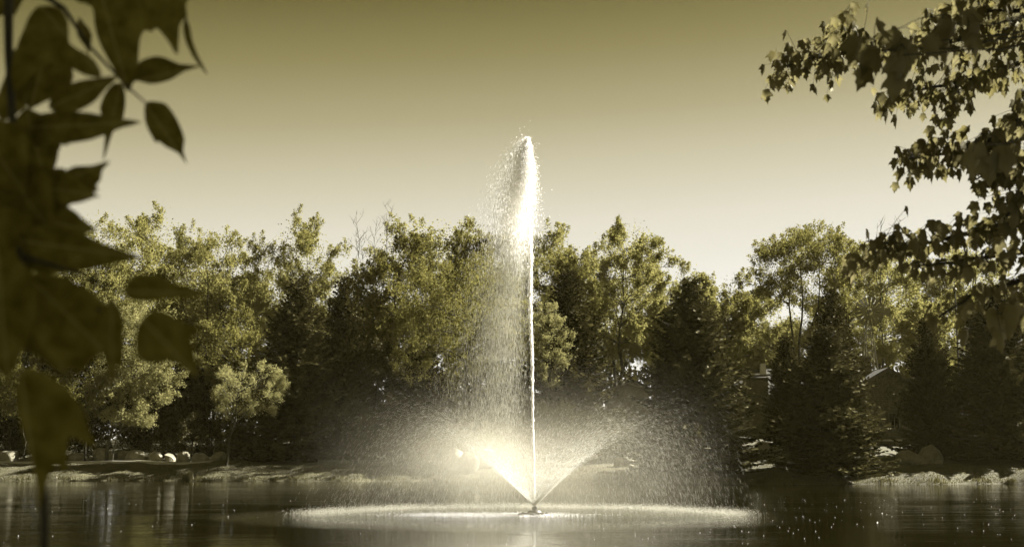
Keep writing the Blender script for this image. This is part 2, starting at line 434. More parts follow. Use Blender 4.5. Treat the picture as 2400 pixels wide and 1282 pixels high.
    return root

def spruce_mesh(H, Rb, seed, dens=1.0, mat='needle', step=.27):
    g = np.random.default_rng(seed); rr = random.Random(seed)
    T = Tubes(5); T.add([(0, 0, -.4), (0, 0, H * .5), (0, 0, H * .97)], [.20 * H / 13, .12 * H / 13, .015])
    A, Bv, Wd, Nn = [], [], [], []
    z = .35
    while z < H - .1:
        f = z / H
        L0 = Rb * ((1 - f) ** .72) * (.9 + .12 * math.sin(z * 2.1 + seed)) + .10
        if f < .08: L0 *= .82 + f * 2
        nb = int(max(6, (9 + 9 * (1 - f)) * dens)); ph = rr.uniform(0, 6.28)
        for k in range(nb):
            an = ph + k * 6.283 / nb + rr.uniform(-.25, .25)
            L = L0 * rr.uniform(.74, 1.12)
            if rr.random() < .05: L *= 1.15
            drop = (-.20 + .75 * f) + rr.uniform(-.08, .08)
            dx, dy = math.cos(an), math.sin(an)
            m = max(4, int(L / .12)); t = np.linspace(.12, 1, m)
            up = drop * t * L + .16 * L * t ** 3
            px = dx * t * L; py = dy * t * L; pz = z + up + g.normal(0, .01, m)
            if L > .5: T.add([(0, 0, z), (dx * L * .5, dy * L * .5, float(z + up[m // 2])), (dx * L * .93, dy * L * .93, float(z + up[-1] - .03))], [.03, .018, .006])
            for side in (-1, 1, 0):
                tl = np.clip((.18 + .42 * (1 - t)) * min(1, L / 1.6), .10, .6) * g.uniform(.7, 1.3, m) if side else np.full(m, .20) * g.uniform(.7, 1.2, m)
                if side == 0 and L < .3: continue
                fwd = .75 if side else 1.0
                ddx = dx * fwd - side * dy * .8; ddy = dy * fwd + side * dx * .8
                nn = math.hypot(ddx, ddy)
                D = np.stack([np.full(m, ddx / nn), np.full(m, ddy / nn), g.uniform(-.42, .10, m) if side else g.uniform(-.1, .5, m)], -1)
                P0 = np.stack([px, py, pz], -1)
                A.append(P0); Bv.append(P0 + D * tl[:, None]); Wd.append(g.uniform(.06, .11, m))
        z += step * (1 - .35 * f) * rr.uniform(.85, 1.15)
    A = np.concatenate(A); Bv = np.concatenate(Bv); Wd = np.concatenate(Wd)[:, None]
    D = Bv - A; N = rand_dirs(len(A), g, 1.2); Sd = np.cross(D, N); Sd /= np.linalg.norm(Sd, axis=1, keepdims=True) + 1e-9
    mid = A + D * .55
    V = np.stack([A, mid + Sd * Wd, Bv, mid - Sd * Wd], 1).reshape(-1, 3)
    # second blade, turned, so that a twig has body
    i = np.arange(len(A))[:, None] * 4
    F = np.concatenate([i + np.array([[0, 1, 2]]), i + np.array([[0, 2, 3]])], 0)
    # leader shoots at the top
    me = npmesh('needles', V, F, M[mat])
    tr = npmesh('trunk', np.array(T.V), T.F, M['bark_dark'], True)
    return me, tr
SPR = [spruce_mesh(10.0, 3.3, 11), spruce_mesh(10.0, 3.5, 12, mat='needle_pale'), spruce_mesh(10.0, 3.1, 13, dens=1.1), spruce_mesh(10.0, 3.3, 14, mat='needle_pale')]
def spruce(label, kind, px, left, right, top, base, Y, rz=0):
    b = W(px, base, Y); bz = float(gz(b.x, Y)); H = W(px, top, Y).z - bz
    w = (W(right, base, Y).x - W(left, base, Y).x) / 2
    r = empty('spruce_tree', (b.x, Y, bz), label, 'tree', 'spruces along the far bank')
    r.rotation_euler.z = rz; rb = (3.3, 3.5, 3.1, 3.3)[kind] * 1.02
    r.scale = (w / rb * 1.32, w / rb * 1.32, H / 10)
    link('needles', SPR[kind][0], r); link('trunk', SPR[kind][1], r)
    return r

# ------------------------------------------------------------------ trees behind the far bank
T_ = 'broadleaf trees behind the far bank'
bl = broadleaf
bl('pale leafy tree at far left, partly behind the near leaves', 200, 60, 385, 462, 900, 1060, 124, 30000, .20, 'leaf_light', 21, group=T_, tall=.05, clusters=60, spread=.17)
bl('tree half hidden behind the hanging leaves at the left edge', 40, -150, 150, 560, 960, 1060, 122, 18000, .20, 'leaf_mid', 22, group=T_, clusters=44)
bl('rounded leafy tree left of the highest left crown', 490, 380, 610, 497, 880, 1060, 130, 26000, .19, 'leaf_light', 23, group=T_, tall=.0, clusters=55, spread=.19, stems=2)
bl('tall broad tree with the highest crown on the left side', 690, 570, 825, 482, 900, 1060, 134, 34000, .19, 'leaf_light', 24, group=T_, tall=.0, clusters=66, spread=.18, stems=2)
bl('dark leafy tree right of the bare branch tips', 925, 820, 1035, 520, 930, 1060, 131, 24000, .21, 'leaf_dark', 25, group=T_, clusters=48, spread=.2)
bl('tree with a pointed top just left of the fountain plume', 1100, 1010, 1200, 478, 900, 1060, 133, 24000, .20, 'leaf_mid', 26, group=T_, tall=.3, clusters=46, spread=.2)
bl('pale broad tree standing behind the falling spray', 1085, 910, 1265, 560, 985, 1060, 118, 36000, .16, 'leaf_mid', 27, group=T_, tall=.2, clusters=80, spread=.16, hollow=.25)
bl('leafy tree directly right of the fountain jet', 1305, 1210, 1405, 517, 930, 1060, 131, 22000, .20, 'leaf_mid', 28, group=T_, tall=.7, clusters=46, spread=.17)
bl('tall open tree with spiky crown and visible trunk right of the jet', 1445, 1360, 1572, 480, 880, 1060, 128, 21000, .20, 'leaf_light', 29, group=T_, tall=.8, clusters=62, spread=.145, trunk=.26, lean=.04)
bl('lower pale tree between the spiky tree and the dip in the skyline', 1610, 1530, 1700, 592, 930, 1060, 131, 20000, .19, 'leaf_light', 30, group=T_, tall=.6, clusters=44, spread=.18)
bl('low tree in the dip of the skyline', 1705, 1635, 1790, 618, 930, 1060, 135, 16000, .20, 'leaf_mid', 31, group=T_, clusters=36, tall=.3)
bl('mid height pale tree closing the right end of the skyline dip', 1765, 1695, 1850, 640, 960, 1060, 136, 15000, .20, 'leaf_light', 47, group=T_, clusters=40)
bl('rounded umbrella crowned tree with several forked stems', 1880, 1755, 2020, 520, 745, 1060, 128, 23000, .19, 'leaf_mid', 32, group=T_, clusters=64, spread=.16, stems=3, trunk=.2, limb_mat='bark_dark')
bl('low leafy growth under the umbrella crowned tree', 1840, 1740, 1990, 730, 960, 1060, 132, 16000, .20, 'leaf_light', 33, group=T_, clusters=40)
bl('thin pale tree with bare twigs beside the windmill', 2075, 1975, 2165, 522, 900, 1060, 132, 13000, .19, 'leaf_light', 34, group=T_, clusters=46, spread=.16, bare=4, trunk=.2)
bl('low leafy tree behind the flagpole', 2170, 2090, 2260, 690, 960, 1060, 130, 13000, .20, 'leaf_light', 35, group=T_, clusters=36)
bl('small leafy tree at the far right edge behind the dark spruces', 2340, 2240, 2470, 640, 960, 1060, 134, 15000, .21, 'leaf_mid', 36, group=T_, clusters=36)
bl('dull leafy tree behind the small bright crabapple', 560, 450, 640, 700, 980, 1062, 124, 15000, .19, 'leaf_mid', 37, group=T_, clusters=40)
bl('small tree with pale new leaves to the right of the jet base', 1285, 1228, 1345, 690, 930, 1060, 112, 7500, .14, 'leaf_bright', 38, group='small bright trees near the far bank', clusters=60, spread=.14, trunk=.1)
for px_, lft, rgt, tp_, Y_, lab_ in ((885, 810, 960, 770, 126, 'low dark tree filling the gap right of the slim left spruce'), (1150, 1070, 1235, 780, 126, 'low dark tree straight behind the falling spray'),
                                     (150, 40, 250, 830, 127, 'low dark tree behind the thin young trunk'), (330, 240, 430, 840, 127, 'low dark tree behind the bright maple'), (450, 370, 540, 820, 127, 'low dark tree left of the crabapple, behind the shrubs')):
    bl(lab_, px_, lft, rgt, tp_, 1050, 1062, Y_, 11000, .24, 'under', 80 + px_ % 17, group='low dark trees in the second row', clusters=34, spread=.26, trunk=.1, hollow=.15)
# bright small trees in front
bl('bright leafed maple with pale trunk behind the boulders', 250, 195, 440, 690, 985, 1072, 117, 24000, .16, 'leaf_bright', 41, group='small bright trees near the far bank', clusters=60, spread=.2, trunk=.16)
bl('bright tree behind the lowest near leaf at far left', 60, -90, 175, 850, 1000, 1072, 118, 12000, .16, 'leaf_mid', 42, group='small bright trees near the far bank', clusters=36, trunk=.1)
bl('thin trunked young tree left of the bright maple', 200, 130, 260, 820, 990, 1074, 117, 6000, .15, 'leaf_mid', 43, group='small bright trees near the far bank', clusters=24, trunk=.09)
bl('small bright crabapple with spreading branches in front of the big spruce', 528, 480, 672, 842, 1000, 1088, 108.5, 9000, .12, 'leaf_bright', 44, group='small bright trees near the far bank', clusters=40, spread=.125, trunk=.13, tall=.2, lean=.10, hollow=.8)
bl('pale pine bough tree low beside the bright maple trunk', 262, 235, 370, 955, 1005, 1074, 116, 3500, .14, 'leaf_bright', 45, group='small bright trees near the far bank', clusters=16, flat=.5, trunk=.07)

# bare dead tree with twiggy tops
def dead_tree():
    rr = random.Random(5); Y = 129
    b = W(862, 1060, Y); bz = float(gz(b.x, Y))
    r = empty('dead_tree', (b.x, Y, bz), 'bare dead tree whose twiggy tips rise above the dark crown', 'tree')
    T = Tubes(5)
    for (px, py) in ((835, 515), (884, 508), (918, 488), (845, 560), (1, 1)):
        if px == 1: continue
        tip = W(px, py, Y) - Vector((b.x, Y, bz))
        pts = curve((0, 0, 2 + rr.random() * 3), tip, 8, 0, .012, rr)
        T.add(pts, [.12, .10, .085, .07, .05, .04, .03, .018, .008])
        for j in range(26):
            i = rr.choice([4, 5, 6, 7]); s = pts[i].lerp(pts[i + 1], rr.random())
            e = s + Vector((rr.uniform(-1.1, 1.1), rr.uniform(-.5, .5), rr.uniform(.4, 1.7)))
            T.add(curve(s, e, 3, 0, .06, rr), [.018, .014, .010, .005])
            for _ in range(2):
                s2 = s.lerp(e, rr.uniform(.4, .9)); T.add([s2, s2 + Vector((rr.uniform(-.5, .5), 0, rr.uniform(.2, .7)))], [.014, .007])
    o = T.build('branch', M['bark'], r)
    t = Tubes(7); t.add([(0, 0, -.3), (.1, 0, 3), (0, 0, 6)], [.24, .19, .14]); t.build('trunk', M['bark'], r)
dead_tree()

# spruces
spruce('large dark spruce behind the small bright crabapple', 1, 690, 572, 806, 655, 1077, 116.5, .4)
spruce('slimmer spruce right of the large left spruce', 0, 800, 722, 890, 648, 1070, 119, 2.1)
spruce('dark spruce behind the right side of the fountain jet', 2, 1335, 1225, 1452, 632, 1050, 116, 1.2)
spruce('biggest spruce, standing at the waterline right of the fountain', 1, 1627, 1482, 1772, 655, 1122, 95, 2.9)
spruce('small narrow dark spruce between the two big right spruces', 2, 1848, 1785, 1912, 785, 1040, 108, .2)
spruce('dark spruce whose top rises behind the waterside spruce', 0, 1962, 1885, 2050, 675, 1060, 106, 1.7)
spruce('waterside spruce with pale tips left of the stone gable', 3, 1950, 1848, 2098, 765, 1138, 93.5, 5.1)
spruce('dark spruce right beside the stone gable', 2, 2185, 2112, 2262, 745, 1045, 106, 3.0)
spruce('dark wide spruce at the right edge of the picture', 0, 2355, 2215, 2500, 668, 1092, 103.5, 4.4)
spruce('dim spruce far behind the pale broad tree', 0, 985, 900, 1060, 760, 1060, 123, 4.0)

# undergrowth shrubs
k = 0
for (px, w_, top, base, Y) in ((20, 130, 930, 1062, 121), (100, 150, 900, 1062, 121), (205, 130, 930, 1062, 121), (310, 120, 905, 1062, 121), (390, 120, 930, 1062, 120), (470, 110, 895, 1062, 122), (560, 90, 960, 1066, 118),
                               (850, 120, 930, 1075, 113), (930, 130, 915, 1078, 111), (1020, 130, 935, 1078, 110), (1190, 150, 910, 1078, 110), (1300, 140, 925, 1078, 109), (1420, 150, 945, 1078, 107), (1105, 120, 950, 1078, 109)):
    lab = ['dark shrub behind the near drooping leaf at far left', 'dark shrub left of the young trunk', 'dark shrub behind the young thin trunk', 'dark shrub right of the bright maple trunk', 'low dark shrub behind the middle boulders',
           'tall dark shrub left of the crabapple trunk', 'dark shrub right of the crabapple trunk', 'dim shrub right of the slim spruce', 'hazy shrub behind the left edge of the spray',
           'hazy low shrub behind the left spray arc', 'shrub straight behind the fountain jet', 'dark shrub right behind the jet', 'dark shrub left of the small shed', 'shrub behind the pale paving'][k]
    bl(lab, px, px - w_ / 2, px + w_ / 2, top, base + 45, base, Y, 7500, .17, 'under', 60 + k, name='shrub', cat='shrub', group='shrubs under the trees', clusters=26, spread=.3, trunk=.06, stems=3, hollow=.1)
    k += 1

# a second row of trees behind, seen through the gaps
def backrow():
    src = [o for o in C.objects if o.get('group') == T_ and o.children]
    rr = random.Random(9); src = [src[i] for i in (0, 2, 3, 6, 10)]
    words = ['far left edge', 'left end', 'left side', 'left of the middle', 'middle left', 'middle', 'middle right', 'right of the jet', 'right side', 'right of the dip', 'right end', 'far right edge', 'right margin']
    xs = list(np.linspace(-60, 62, 13))
    for i, x in enumerate(xs):
        s = src[i % 5]; y = 143 + rr.uniform(-3, 4)
        z = float(gz(x, y)); c = s.copy(); C.objects.link(c)
        hx = 1.0 if x < 10 else .78
        c.location = (x, y, z - 1.0); c.rotation_euler.z = rr.uniform(0, 6); c.scale = (1.3, 1.3, (.9 if 16 < x < 34 else 1.08 if x < 10 else .95))
        c['label'] = 'tree of the rear row seen through gaps at the ' + words[i]; c['group'] = 'trees of the rear row'
        for ch in s.children:
            d = ch.copy(); C.objects.link(d); d.parent = c
backrow()
def far_wood():
    g = np.random.default_rng(91); n = 150000
    K = 560; cx = g.uniform(-95, 95, K); cy = g.uniform(152, 166, K); ch = (g.uniform(0, 1, K) ** 1.3 * 18 - 1) * (1 - .25 * smooth(8, 30, cx)); cr = g.uniform(2, 3.6, K)
    k = g.integers(0, K, n); P = rand_dirs(n, g) * (g.uniform(0, 1, n) ** .4)[:, None] * cr[k][:, None] + np.stack([cx[k], cy[k], ch[k] + 2], -1)
    V, F = leaf_cards(P, .62, g, .8)
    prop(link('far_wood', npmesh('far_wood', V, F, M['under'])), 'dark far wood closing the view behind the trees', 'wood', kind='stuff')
far_wood()

# ------------------------------------------------------------------ boulders
def boulder(label, px, pw, top, base, Y, seed, depth=1.0, mat='rock'):
    g = np.random.default_rng(seed); b = W(px, base, Y); z = float(gz(b.x, Y)); w = pw * Y / 3000 / 2
    h = max(W(px, top, Y).z - z, .3)
    bm = bmesh.new()
    d = rand_dirs(20, g); d[:, 2] = np.abs(d[:, 2]) * 1.05
    sgn = np.sign(d) * np.abs(d) ** .92
    for q in sgn: bm.verts.new((q[0] * w * g.uniform(.9, 1.05), q[1] * w * depth * g.uniform(.9, 1.05), max(-.2, q[2] * h * g.uniform(.88, 1.0))))
    for q in d[:8]: bm.verts.new((q[0] * w, q[1] * w * depth, -.3))
    r = bmesh.ops.convex_hull(bm, input=bm.verts)
    bmesh.ops.delete(bm, geom=[v for v in bm.verts if not v.link_faces], context='VERTS')
    bmesh.ops.bevel(bm, geom=list(bm.edges), offset=w * .05, segments=2, affect='EDGES', clamp_overlap=True)
    o = bm_obj('boulder', bm, M[mat], smooth=False); o.location = (b.x, Y, z); o.rotation_euler.z = g.uniform(-.2, .2)
    return prop(o, label, 'boulder', 'boulders along the far bank')
for i, (px, pw, top, Y, lab) in enumerate([
    (20, 58, 1050, 118, 'boulder with lit top behind the tip of the lowest near leaf, leftmost of the row'), (-30, 50, 1043, 119, 'boulder cut by the left edge of the picture'),
    (183, 52, 1056, 118.5, 'low boulder behind the thin young trunk'), (238, 60, 1049, 118.5, 'boulder right behind the pale maple trunk'),
    (290, 44, 1053, 119.5, 'boulder half hidden behind the largest boulder of the left row'), (320, 56, 1052, 118, 'largest boulder of the left row, with a pale vein'),
    (364, 36, 1056, 118, 'boulder right of the veined one, with bright right face'), (394, 38, 1061, 118.2, 'low flat boulder left of the tall pale one'),
    (430, 36, 1054, 117.5, 'tall pale boulder in the middle of the left row'), (470, 46, 1061, 117.5, 'low wide boulder left of the crabapple trunk'),
    (514, 44, 1056, 117, 'boulder touching the crabapple trunk'),
    (1100, 60, 1056, 104, 'dark humped boulder in front of the pale paving behind the spray'), (1462, 50, 1056, 101, 'boulder below the pale paving right of the jet'),
    (1788, 42, 1032, 105, 'large round boulder between the two big right spruces'), (1822, 36, 1040, 104.5, 'smaller boulder with bright rim right of the round one'),
    (2182, 66, 1040, 103, 'boulder with bright cracked right side below the dark spruce'), (2128, 70, 1050, 103.4, 'long low boulder in front of the stone gable'),
    (876, 20, 1058, 116, 'small bright boulder right of the slim spruce'), (866, 24, 1040, 119, 'small pale stone up the slope right of the slim spruce')]):
    boulder(lab, px, pw, top, 1075, Y, 100 + i, .8)

for i, (px, pw, top, Y, lab) in enumerate([  # added stones standing in for sunlit patches of paving
    (1072, 66, 1050, 106, 'flat topped stone standing in for sunlit paving behind the left jet, left of two'), (1140, 60, 1046, 106.5, 'flat topped stone standing in for sunlit paving behind the left jet, right of two'),
    (1500, 52, 1040, 103, 'long pale flat stone standing in for sunlit paving right of the right spray arm')]):
    boulder(lab, px, pw, top, 1075, Y, 300 + i, 1.3, 'concrete' if i == 2 else 'rock')

# ------------------------------------------------------------------ stone house, shed, windmill, flagpole
def house():
    Y = 116.0; c = W(2086, 1030, Y); z0 = float(gz(c.x, Y + 1)) - .3
    r = empty('stone_house', (c.x, Y, z0), 'stone house with steep gable, mostly hidden behind the spruces', 'house')
    hw = 2.7; zt = W(2090, 866, Y).z - z0; ze = W(2140, 905, Y).z - z0
    D = 9
    bm = bmesh.new()                                     # gable block
    f = [bm.verts.new(p) for p in ((-hw, 0, 0), (hw, 0, 0), (hw, 0, ze), (0, 0, zt), (-hw, 0, ze))]
    b = [bm.verts.new((v.co.x, D, v.co.z)) for v in f]
    bm.faces.new(f); bm.faces.new(b[::-1])
    for i in range(5): bm.faces.new((f[i], f[(i + 1) % 5], b[(i + 1) % 5], b[i]))
    bm_obj('wall', bm, M['mortar'], r)
    g = random.Random(4); V, F = [], []; n = 0           # coursed stones proud of the mortar
    z = .05
    while z < zt - .25:
        hgt = g.uniform(.16, .26); x = -hw + .02
        lim = hw if z < ze else hw * (zt - z) / (zt - ze)
        while x < hw:
            w = g.uniform(.22, .6); x1 = min(x + w, hw)
            if x > -lim + .1 and x1 < lim - .02 and not (-.15 < x1 and x < 1.05 and 1.3 < z + hgt and z < 3.1):
                y0 = -g.uniform(.02, .07); a, bb, c0, d0 = x + .012, x1 - .012, z + .012, z + hgt - .012
                j = lambda: g.uniform(-.01, .01)
                V += [(a + j(), 0, c0), (bb + j(), 0, c0), (bb, 0, d0), (a, 0, d0), (a + .02, y0, c0 + .02 + j()), (bb - .02, y0, c0 + .02 + j()), (bb - .02 + j(), y0, d0 - .02), (a + .02, y0, d0 - .02)]
                F += [(n + 4, n + 5, n + 6, n + 7), (n, n + 1, n + 5, n + 4), (n + 1, n + 2, n + 6, n + 5), (n + 2, n + 3, n + 7, n + 6), (n + 3, n, n + 4, n + 7)]; n += 8
            x = x1 + (.001 if x1 < hw else 1)
        z += hgt
    prop(link('stone_facing', npmesh('stone_facing', V, F, M['stone']), r), kind='stuff')
    for s in (-1, 1):                                    # roof slabs
        bm = bmesh.new(); ov = .45; sl = (zt - ze) / hw
        p = [(0, -ov, zt + .02), (s * (hw + .4), -ov, ze - .4 * sl), (s * (hw + .4), D, ze - .4 * sl), (0, D, zt + .02)]
        lo = [bm.verts.new(q) for q in p]; hi = [bm.verts.new((q[0], q[1], q[2] + .16)) for q in p]
        bm.faces.new(lo); bm.faces.new(hi[::-1])
        for i in range(4): bm.faces.new((lo[i], lo[(i + 1) % 4], hi[(i + 1) % 4], hi[i]))
        bm_obj('roof', bm, M['shingle'], r)
        bm = bmesh.new()
        a = Vector((0, -ov - .03, zt - .04)); e = Vector((s * (hw + .4), -ov - .03, ze - .4 * sl - .04))
        box(bm, (a + e) / 2, ((e - a).length, .05, .22), 0, Matrix.Rotation(-math.atan2(e.z - a.z, e.x - a.x), 4, 'Y'))
        bm_obj('bargeboard', bm, M['trim'], r)
    wx, wz0, wz1 = .45, 1.5, 2.9
    fm = bmesh.new()
    for (cx, cz, sx_, sz_) in ((wx, wz1, 1.0, .1), (wx, wz0, 1.1, .12), (wx - .45, (wz0 + wz1) / 2, .1, wz1 - wz0 - .12), (wx + .45, (wz0 + wz1) / 2, .1, wz1 - wz0 - .12), (wx, (wz0 + wz1) / 2, .05, wz1 - wz0 - .12)):
        box(fm, (cx, -.05, cz), (sx_, .12, sz_))
    wn = bm_obj('window', fm, M['trim'], r)
    gm = bmesh.new(); box(gm, (wx, -.012, (wz0 + wz1) / 2), (.8, .02, wz1 - wz0 - .13)); bm_obj('pane', gm, M['glass'], wn)
    bm = bmesh.new(); box(bm, (-.8, 4, zt + .3), (.8, .8, 2.0)); box(bm, (-.8, 4, zt + 1.36), (.95, .95, .12)); bm_obj('chimney', bm, M['stone'], r)
    bm = bmesh.new(); box(bm, (.3, -1.2, .45), (5.6, 1.2, .14)); bm_obj('doorstep', bm, M['concrete'], r)
    # long wing running left
    x0, x1 = W(1700, 1000, Y + 3).x - c.x, -hw - .02
    y0, y1 = 3.0, 9.5; zr = W(1750, 868, Y + 6).z - z0; zw = W(1780, 930, Y + 3).z - z0
    bm = bmesh.new(); box(bm, ((x0 + x1) / 2, (y0 + y1) / 2, zw / 2), (x1 - x0, y1 - y0, zw)); bm_obj('wall', bm, M['stone'], r)
    bm = bmesh.new()
    for s, ya in ((0, y0 - .5), (1, y1 + .5)):
        ym = (y0 + y1) / 2
        p = [(x0 - .3, ya, zw + .01), (x1, ya, zw + .01), (x1, ym, zr), (x0 - .3, ym, zr)]
        lo = [bm.verts.new(q) for q in p]; hi = [bm.verts.new((q[0], q[1], q[2] + .15)) for q in p]
        bm.faces.new(lo); bm.faces.new(hi[::-1])
        for i in range(4): bm.faces.new((lo[i], lo[(i + 1) % 4], hi[(i + 1) % 4], hi[i]))
    bm_obj('roof', bm, M['shingle'], r)
    # small wall dormer with shingled cheek and pale ridge cap, seen above the boulders
    dx = W(1776, 900, Y + 2).x - c.x; dz0, dz1 = W(1776, 928, Y + 2).z - z0, W(1776, 884, Y + 2).z - z0
    dm = bmesh.new(); box(dm, (dx, 3.2, (dz0 + dz1) / 2), (2.0, 1.8, dz1 - dz0)); d = bm_obj('dormer', dm, M['stone'], r)
    for i in range(7):
        sb = bmesh.new(); box(sb, (dx, 2.28, dz0 + .12 + i * (dz1 - dz0 - .1) / 7), (2.02, .05, .2), 0, Matrix.Rotation(.12, 4, 'X')); bm_obj('siding_board', sb, M['stone'], d)
    rf = bmesh.new(); box(rf, (dx - .2, 3.0, dz1 + .18), (2.9, 2.4, .10), 0, Matrix.Rotation(-.05, 4, 'Y')); bm_obj('dormer_roof', rf, M['shingle_pale'], d)
    bm = bmesh.new(); box(bm, (W(1799, 870, Y + 2).x - c.x, 4.2, W(1799, 862, Y + 2).z - z0), (.5, .5, 1.1)); bm_obj('chimney', bm, M['concrete'], r)
house()
def shed():
    Y = 117; c = W(1472, 960, Y); z0 = float(gz(c.x, Y)); r = empty('shed', (c.x, Y, z0), 'small shed with pale pitched roof left of the biggest spruce', 'shed')
    zt = W(1468, 899, Y).z - z0; ze = W(1500, 915, Y).z - z0; hw = 1.9
    bm = bmesh.new()
    f = [bm.verts.new(p) for p in ((-hw, 0, 0), (hw, 0, 0), (hw, 0, ze), (0, 0, zt), (-hw, 0, ze))]
    b = [bm.verts.new((v.co.x, 3, v.co.z)) for v in f]
    bm.faces.new(f); bm.faces.new(b[::-1])
    for i in range(5): bm.faces.new((f[i], f[(i + 1) % 5], b[(i + 1) % 5], b[i]))
    bm_obj('wall', bm, M['stone'], r)
    for s in (-1, 1):
        bm = bmesh.new(); e = .35; sl = (zt - ze) / hw
        p = [(0, -e, zt), (s * (hw + e), -e, ze - e * sl), (s * (hw + e), 3 + e, ze - e * sl), (0, 3 + e, zt)]
        lo = [bm.verts.new((q[0], q[1], q[2] + .02)) for q in p]; hi = [bm.verts.new((q[0], q[1], q[2] + .12)) for q in p]
        bm.faces.new(lo); bm.faces.new(hi[::-1])
        for i in range(4): bm.faces.new((lo[i], lo[(i + 1) % 4], hi[(i + 1) % 4], hi[i]))
        bm_obj('roof', bm, M['shingle_pale'], r)
    bm = bmesh.new(); box(bm, (0, -.03, 1.05), (.95, .06, 2.1)); bm_obj('door', bm, M['trim'], r)
shed()
def windmill():
    Y = 121; hub = W(2034, 731, Y); z0 = float(gz(hub.x, Y)); H = hub.z - z0
    r = empty('windmill', (hub.x, Y, z0), 'farm style windmill with tail vane on a lattice tower', 'windmill')
    bm = bmesh.new(); bmesh.ops.create_cone(bm, cap_ends=True, segments=12, radius1=.22, radius2=.16, depth=.5, matrix=Matrix.Translation((0, -.5, H)) @ Matrix.Rotation(math.pi / 2, 4, 'X'))
    hb = bm_obj('hub', bm, M['metal'], r)
    bl_me = None
    for i in range(18):
        a = i * 2 * math.pi / 18
        if bl_me is None:
            bm = bmesh.new()
            vs = [(-.05, 0, .35), (.05, 0, .35), (.19, .09, 1.42), (-.19, -.05, 1.42)]
            lo = [bm.verts.new(v) for v in vs]; hi = [bm.verts.new((v[0], v[1] - .02, v[2])) for v in vs]
            bm.faces.new(lo); bm.faces.new(hi[::-1])
            for k in range(4): bm.faces.new((lo[k], lo[(k + 1) % 4], hi[(k + 1) % 4], hi[k]))
            o = bm_obj('blade', bm, M['metal'], r); bl_me = o.data
        else: o = link('blade', bl_me, r)
        o.location = (0, -.62, H); o.rotation_euler = (0, a, 0)
    bm = bmesh.new()
    for rr_ in (.62, 1.28):
        for k in range(24):
            a0, a1 = k * math.pi / 12, (k + 1) * math.pi / 12
            p = Vector((math.cos(a0) * rr_, -.58, H + math.sin(a0) * rr_)); q = Vector((math.cos(a1) * rr_, -.58, H + math.sin(a1) * rr_))
            box(bm, (p + q) / 2, ((q - p).length, .03, .03), 0, Matrix.Rotation(-math.atan2(q.z - p.z, q.x - p.x), 4, 'Y'))
    bm_obj('rim', bm, M['metal'], r)
    bm = bmesh.new()                                    # tail swung to the right
    box(bm, (1.1, .25, H), (1.7, .05, .06)); vs = [(1.5, .35, H - .15), (2.3, .5, H - .5), (2.3, .5, H + .5), (1.5, .35, H + .15)]
    lo = [bm.verts.new(v) for v in vs]; hi = [bm.verts.new((v[0], v[1] + .03, v[2])) for v in vs]
    bm.faces.new(lo); bm.faces.new(hi[::-1])
    for k in range(4): bm.faces.new((lo[k], lo[(k + 1) % 4], hi[(k + 1) % 4], hi[k]))
    bm_obj('tail_vane', bm, M['metal'], r)
    for (sx_, sy_) in ((1, 1), (1, -1), (-1, 1), (-1, -1)):
        T = Tubes(5); T.add([(sx_ * 1.1, sy_ * 1.1, 0), (sx_ * .12, sy_ * .12, H - .1)], [.06, .05]); T.build('tower_leg', M['metal'], r)
    for lv in range(7):
        z = .8 + lv * (H - 1.6) / 7; w = 1.1 - .98 * z / H; w2 = 1.1 - .98 * (z + 1.8) / H; z2 = z + (H - 1.6) / 7
        T = Tubes(4)
        cs = [(1, 1), (1, -1), (-1, -1), (-1, 1)]
        for i in range(4):
            a, b = cs[i], cs[(i + 1) % 4]
            T.add([(a[0] * w, a[1] * w, z), (b[0] * w, b[1] * w, z)], [.03, .03]); T.add([(a[0] * w, a[1] * w, z), (b[0] * w2, b[1] * w2, z2)], [.02, .02])
        T.build('cross_brace', M['metal'], r)
windmill()
def flagpole():
    Y = 110; t = W(2238, 682, Y); z0 = float(gz(t.x, Y)); r = empty('flagpole', (t.x, Y, z0), 'tall thin pole topped with a round ball, above the right spruces', 'flagpole')
    T = Tubes(8); T.add([(0, 0, -.2), (0, 0, (t.z - z0) / 2), (0, 0, t.z - z0)], [.11, .085, .06]); T.build('pole', M['darkmetal'], r)
    bm = bmesh.new(); bmesh.ops.create_uvsphere(bm, u_segments=14, v_segments=10, radius=.17, matrix=Matrix.Translation((0, 0, t.z - z0 + .1))); bm_obj('ball', bm, M['darkmetal'], r, True)
flagpole()

# ------------------------------------------------------------------ grass on the bank
def grass():
    g = np.random.default_rng(31)
    x = g.uniform(-50, 46, 60000); s = np.abs(g.normal(0, 1, 60000)) * 4.5 + .02
    y = shore(x) + s; z = gz(x, y)
    h = np.where(s < .9, g.uniform(.06, .2, len(s)), g.uniform(.05, .13, len(s))) * (1 + .8 * (np.sin(x * 1.7) > .6) * (s < 1))
    P = np.stack([x, y, z - .02], -1); D = rand_dirs(len(x), g) * .35; D[:, 2] = 1
    a = g.uniform(0, 6.28, len(x)); B = np.stack([np.cos(a), np.sin(a), a * 0], -1) * (.02 + .05 * h[:, None])
    V = np.stack([P - B, P + B, P + D * h[:, None]], 1).reshape(-1, 3)
    F = np.arange(len(V)).reshape(-1, 3)
    m = leafy('grass_blades', (.042, .037, .011), (.095, .087, .036), trans=.35, gloss=.05)
    prop(link('grass', npmesh('grass', V, F, m)), 'short grass with taller blades along the water edge of the far bank', 'grass', kind='stuff')
grass()
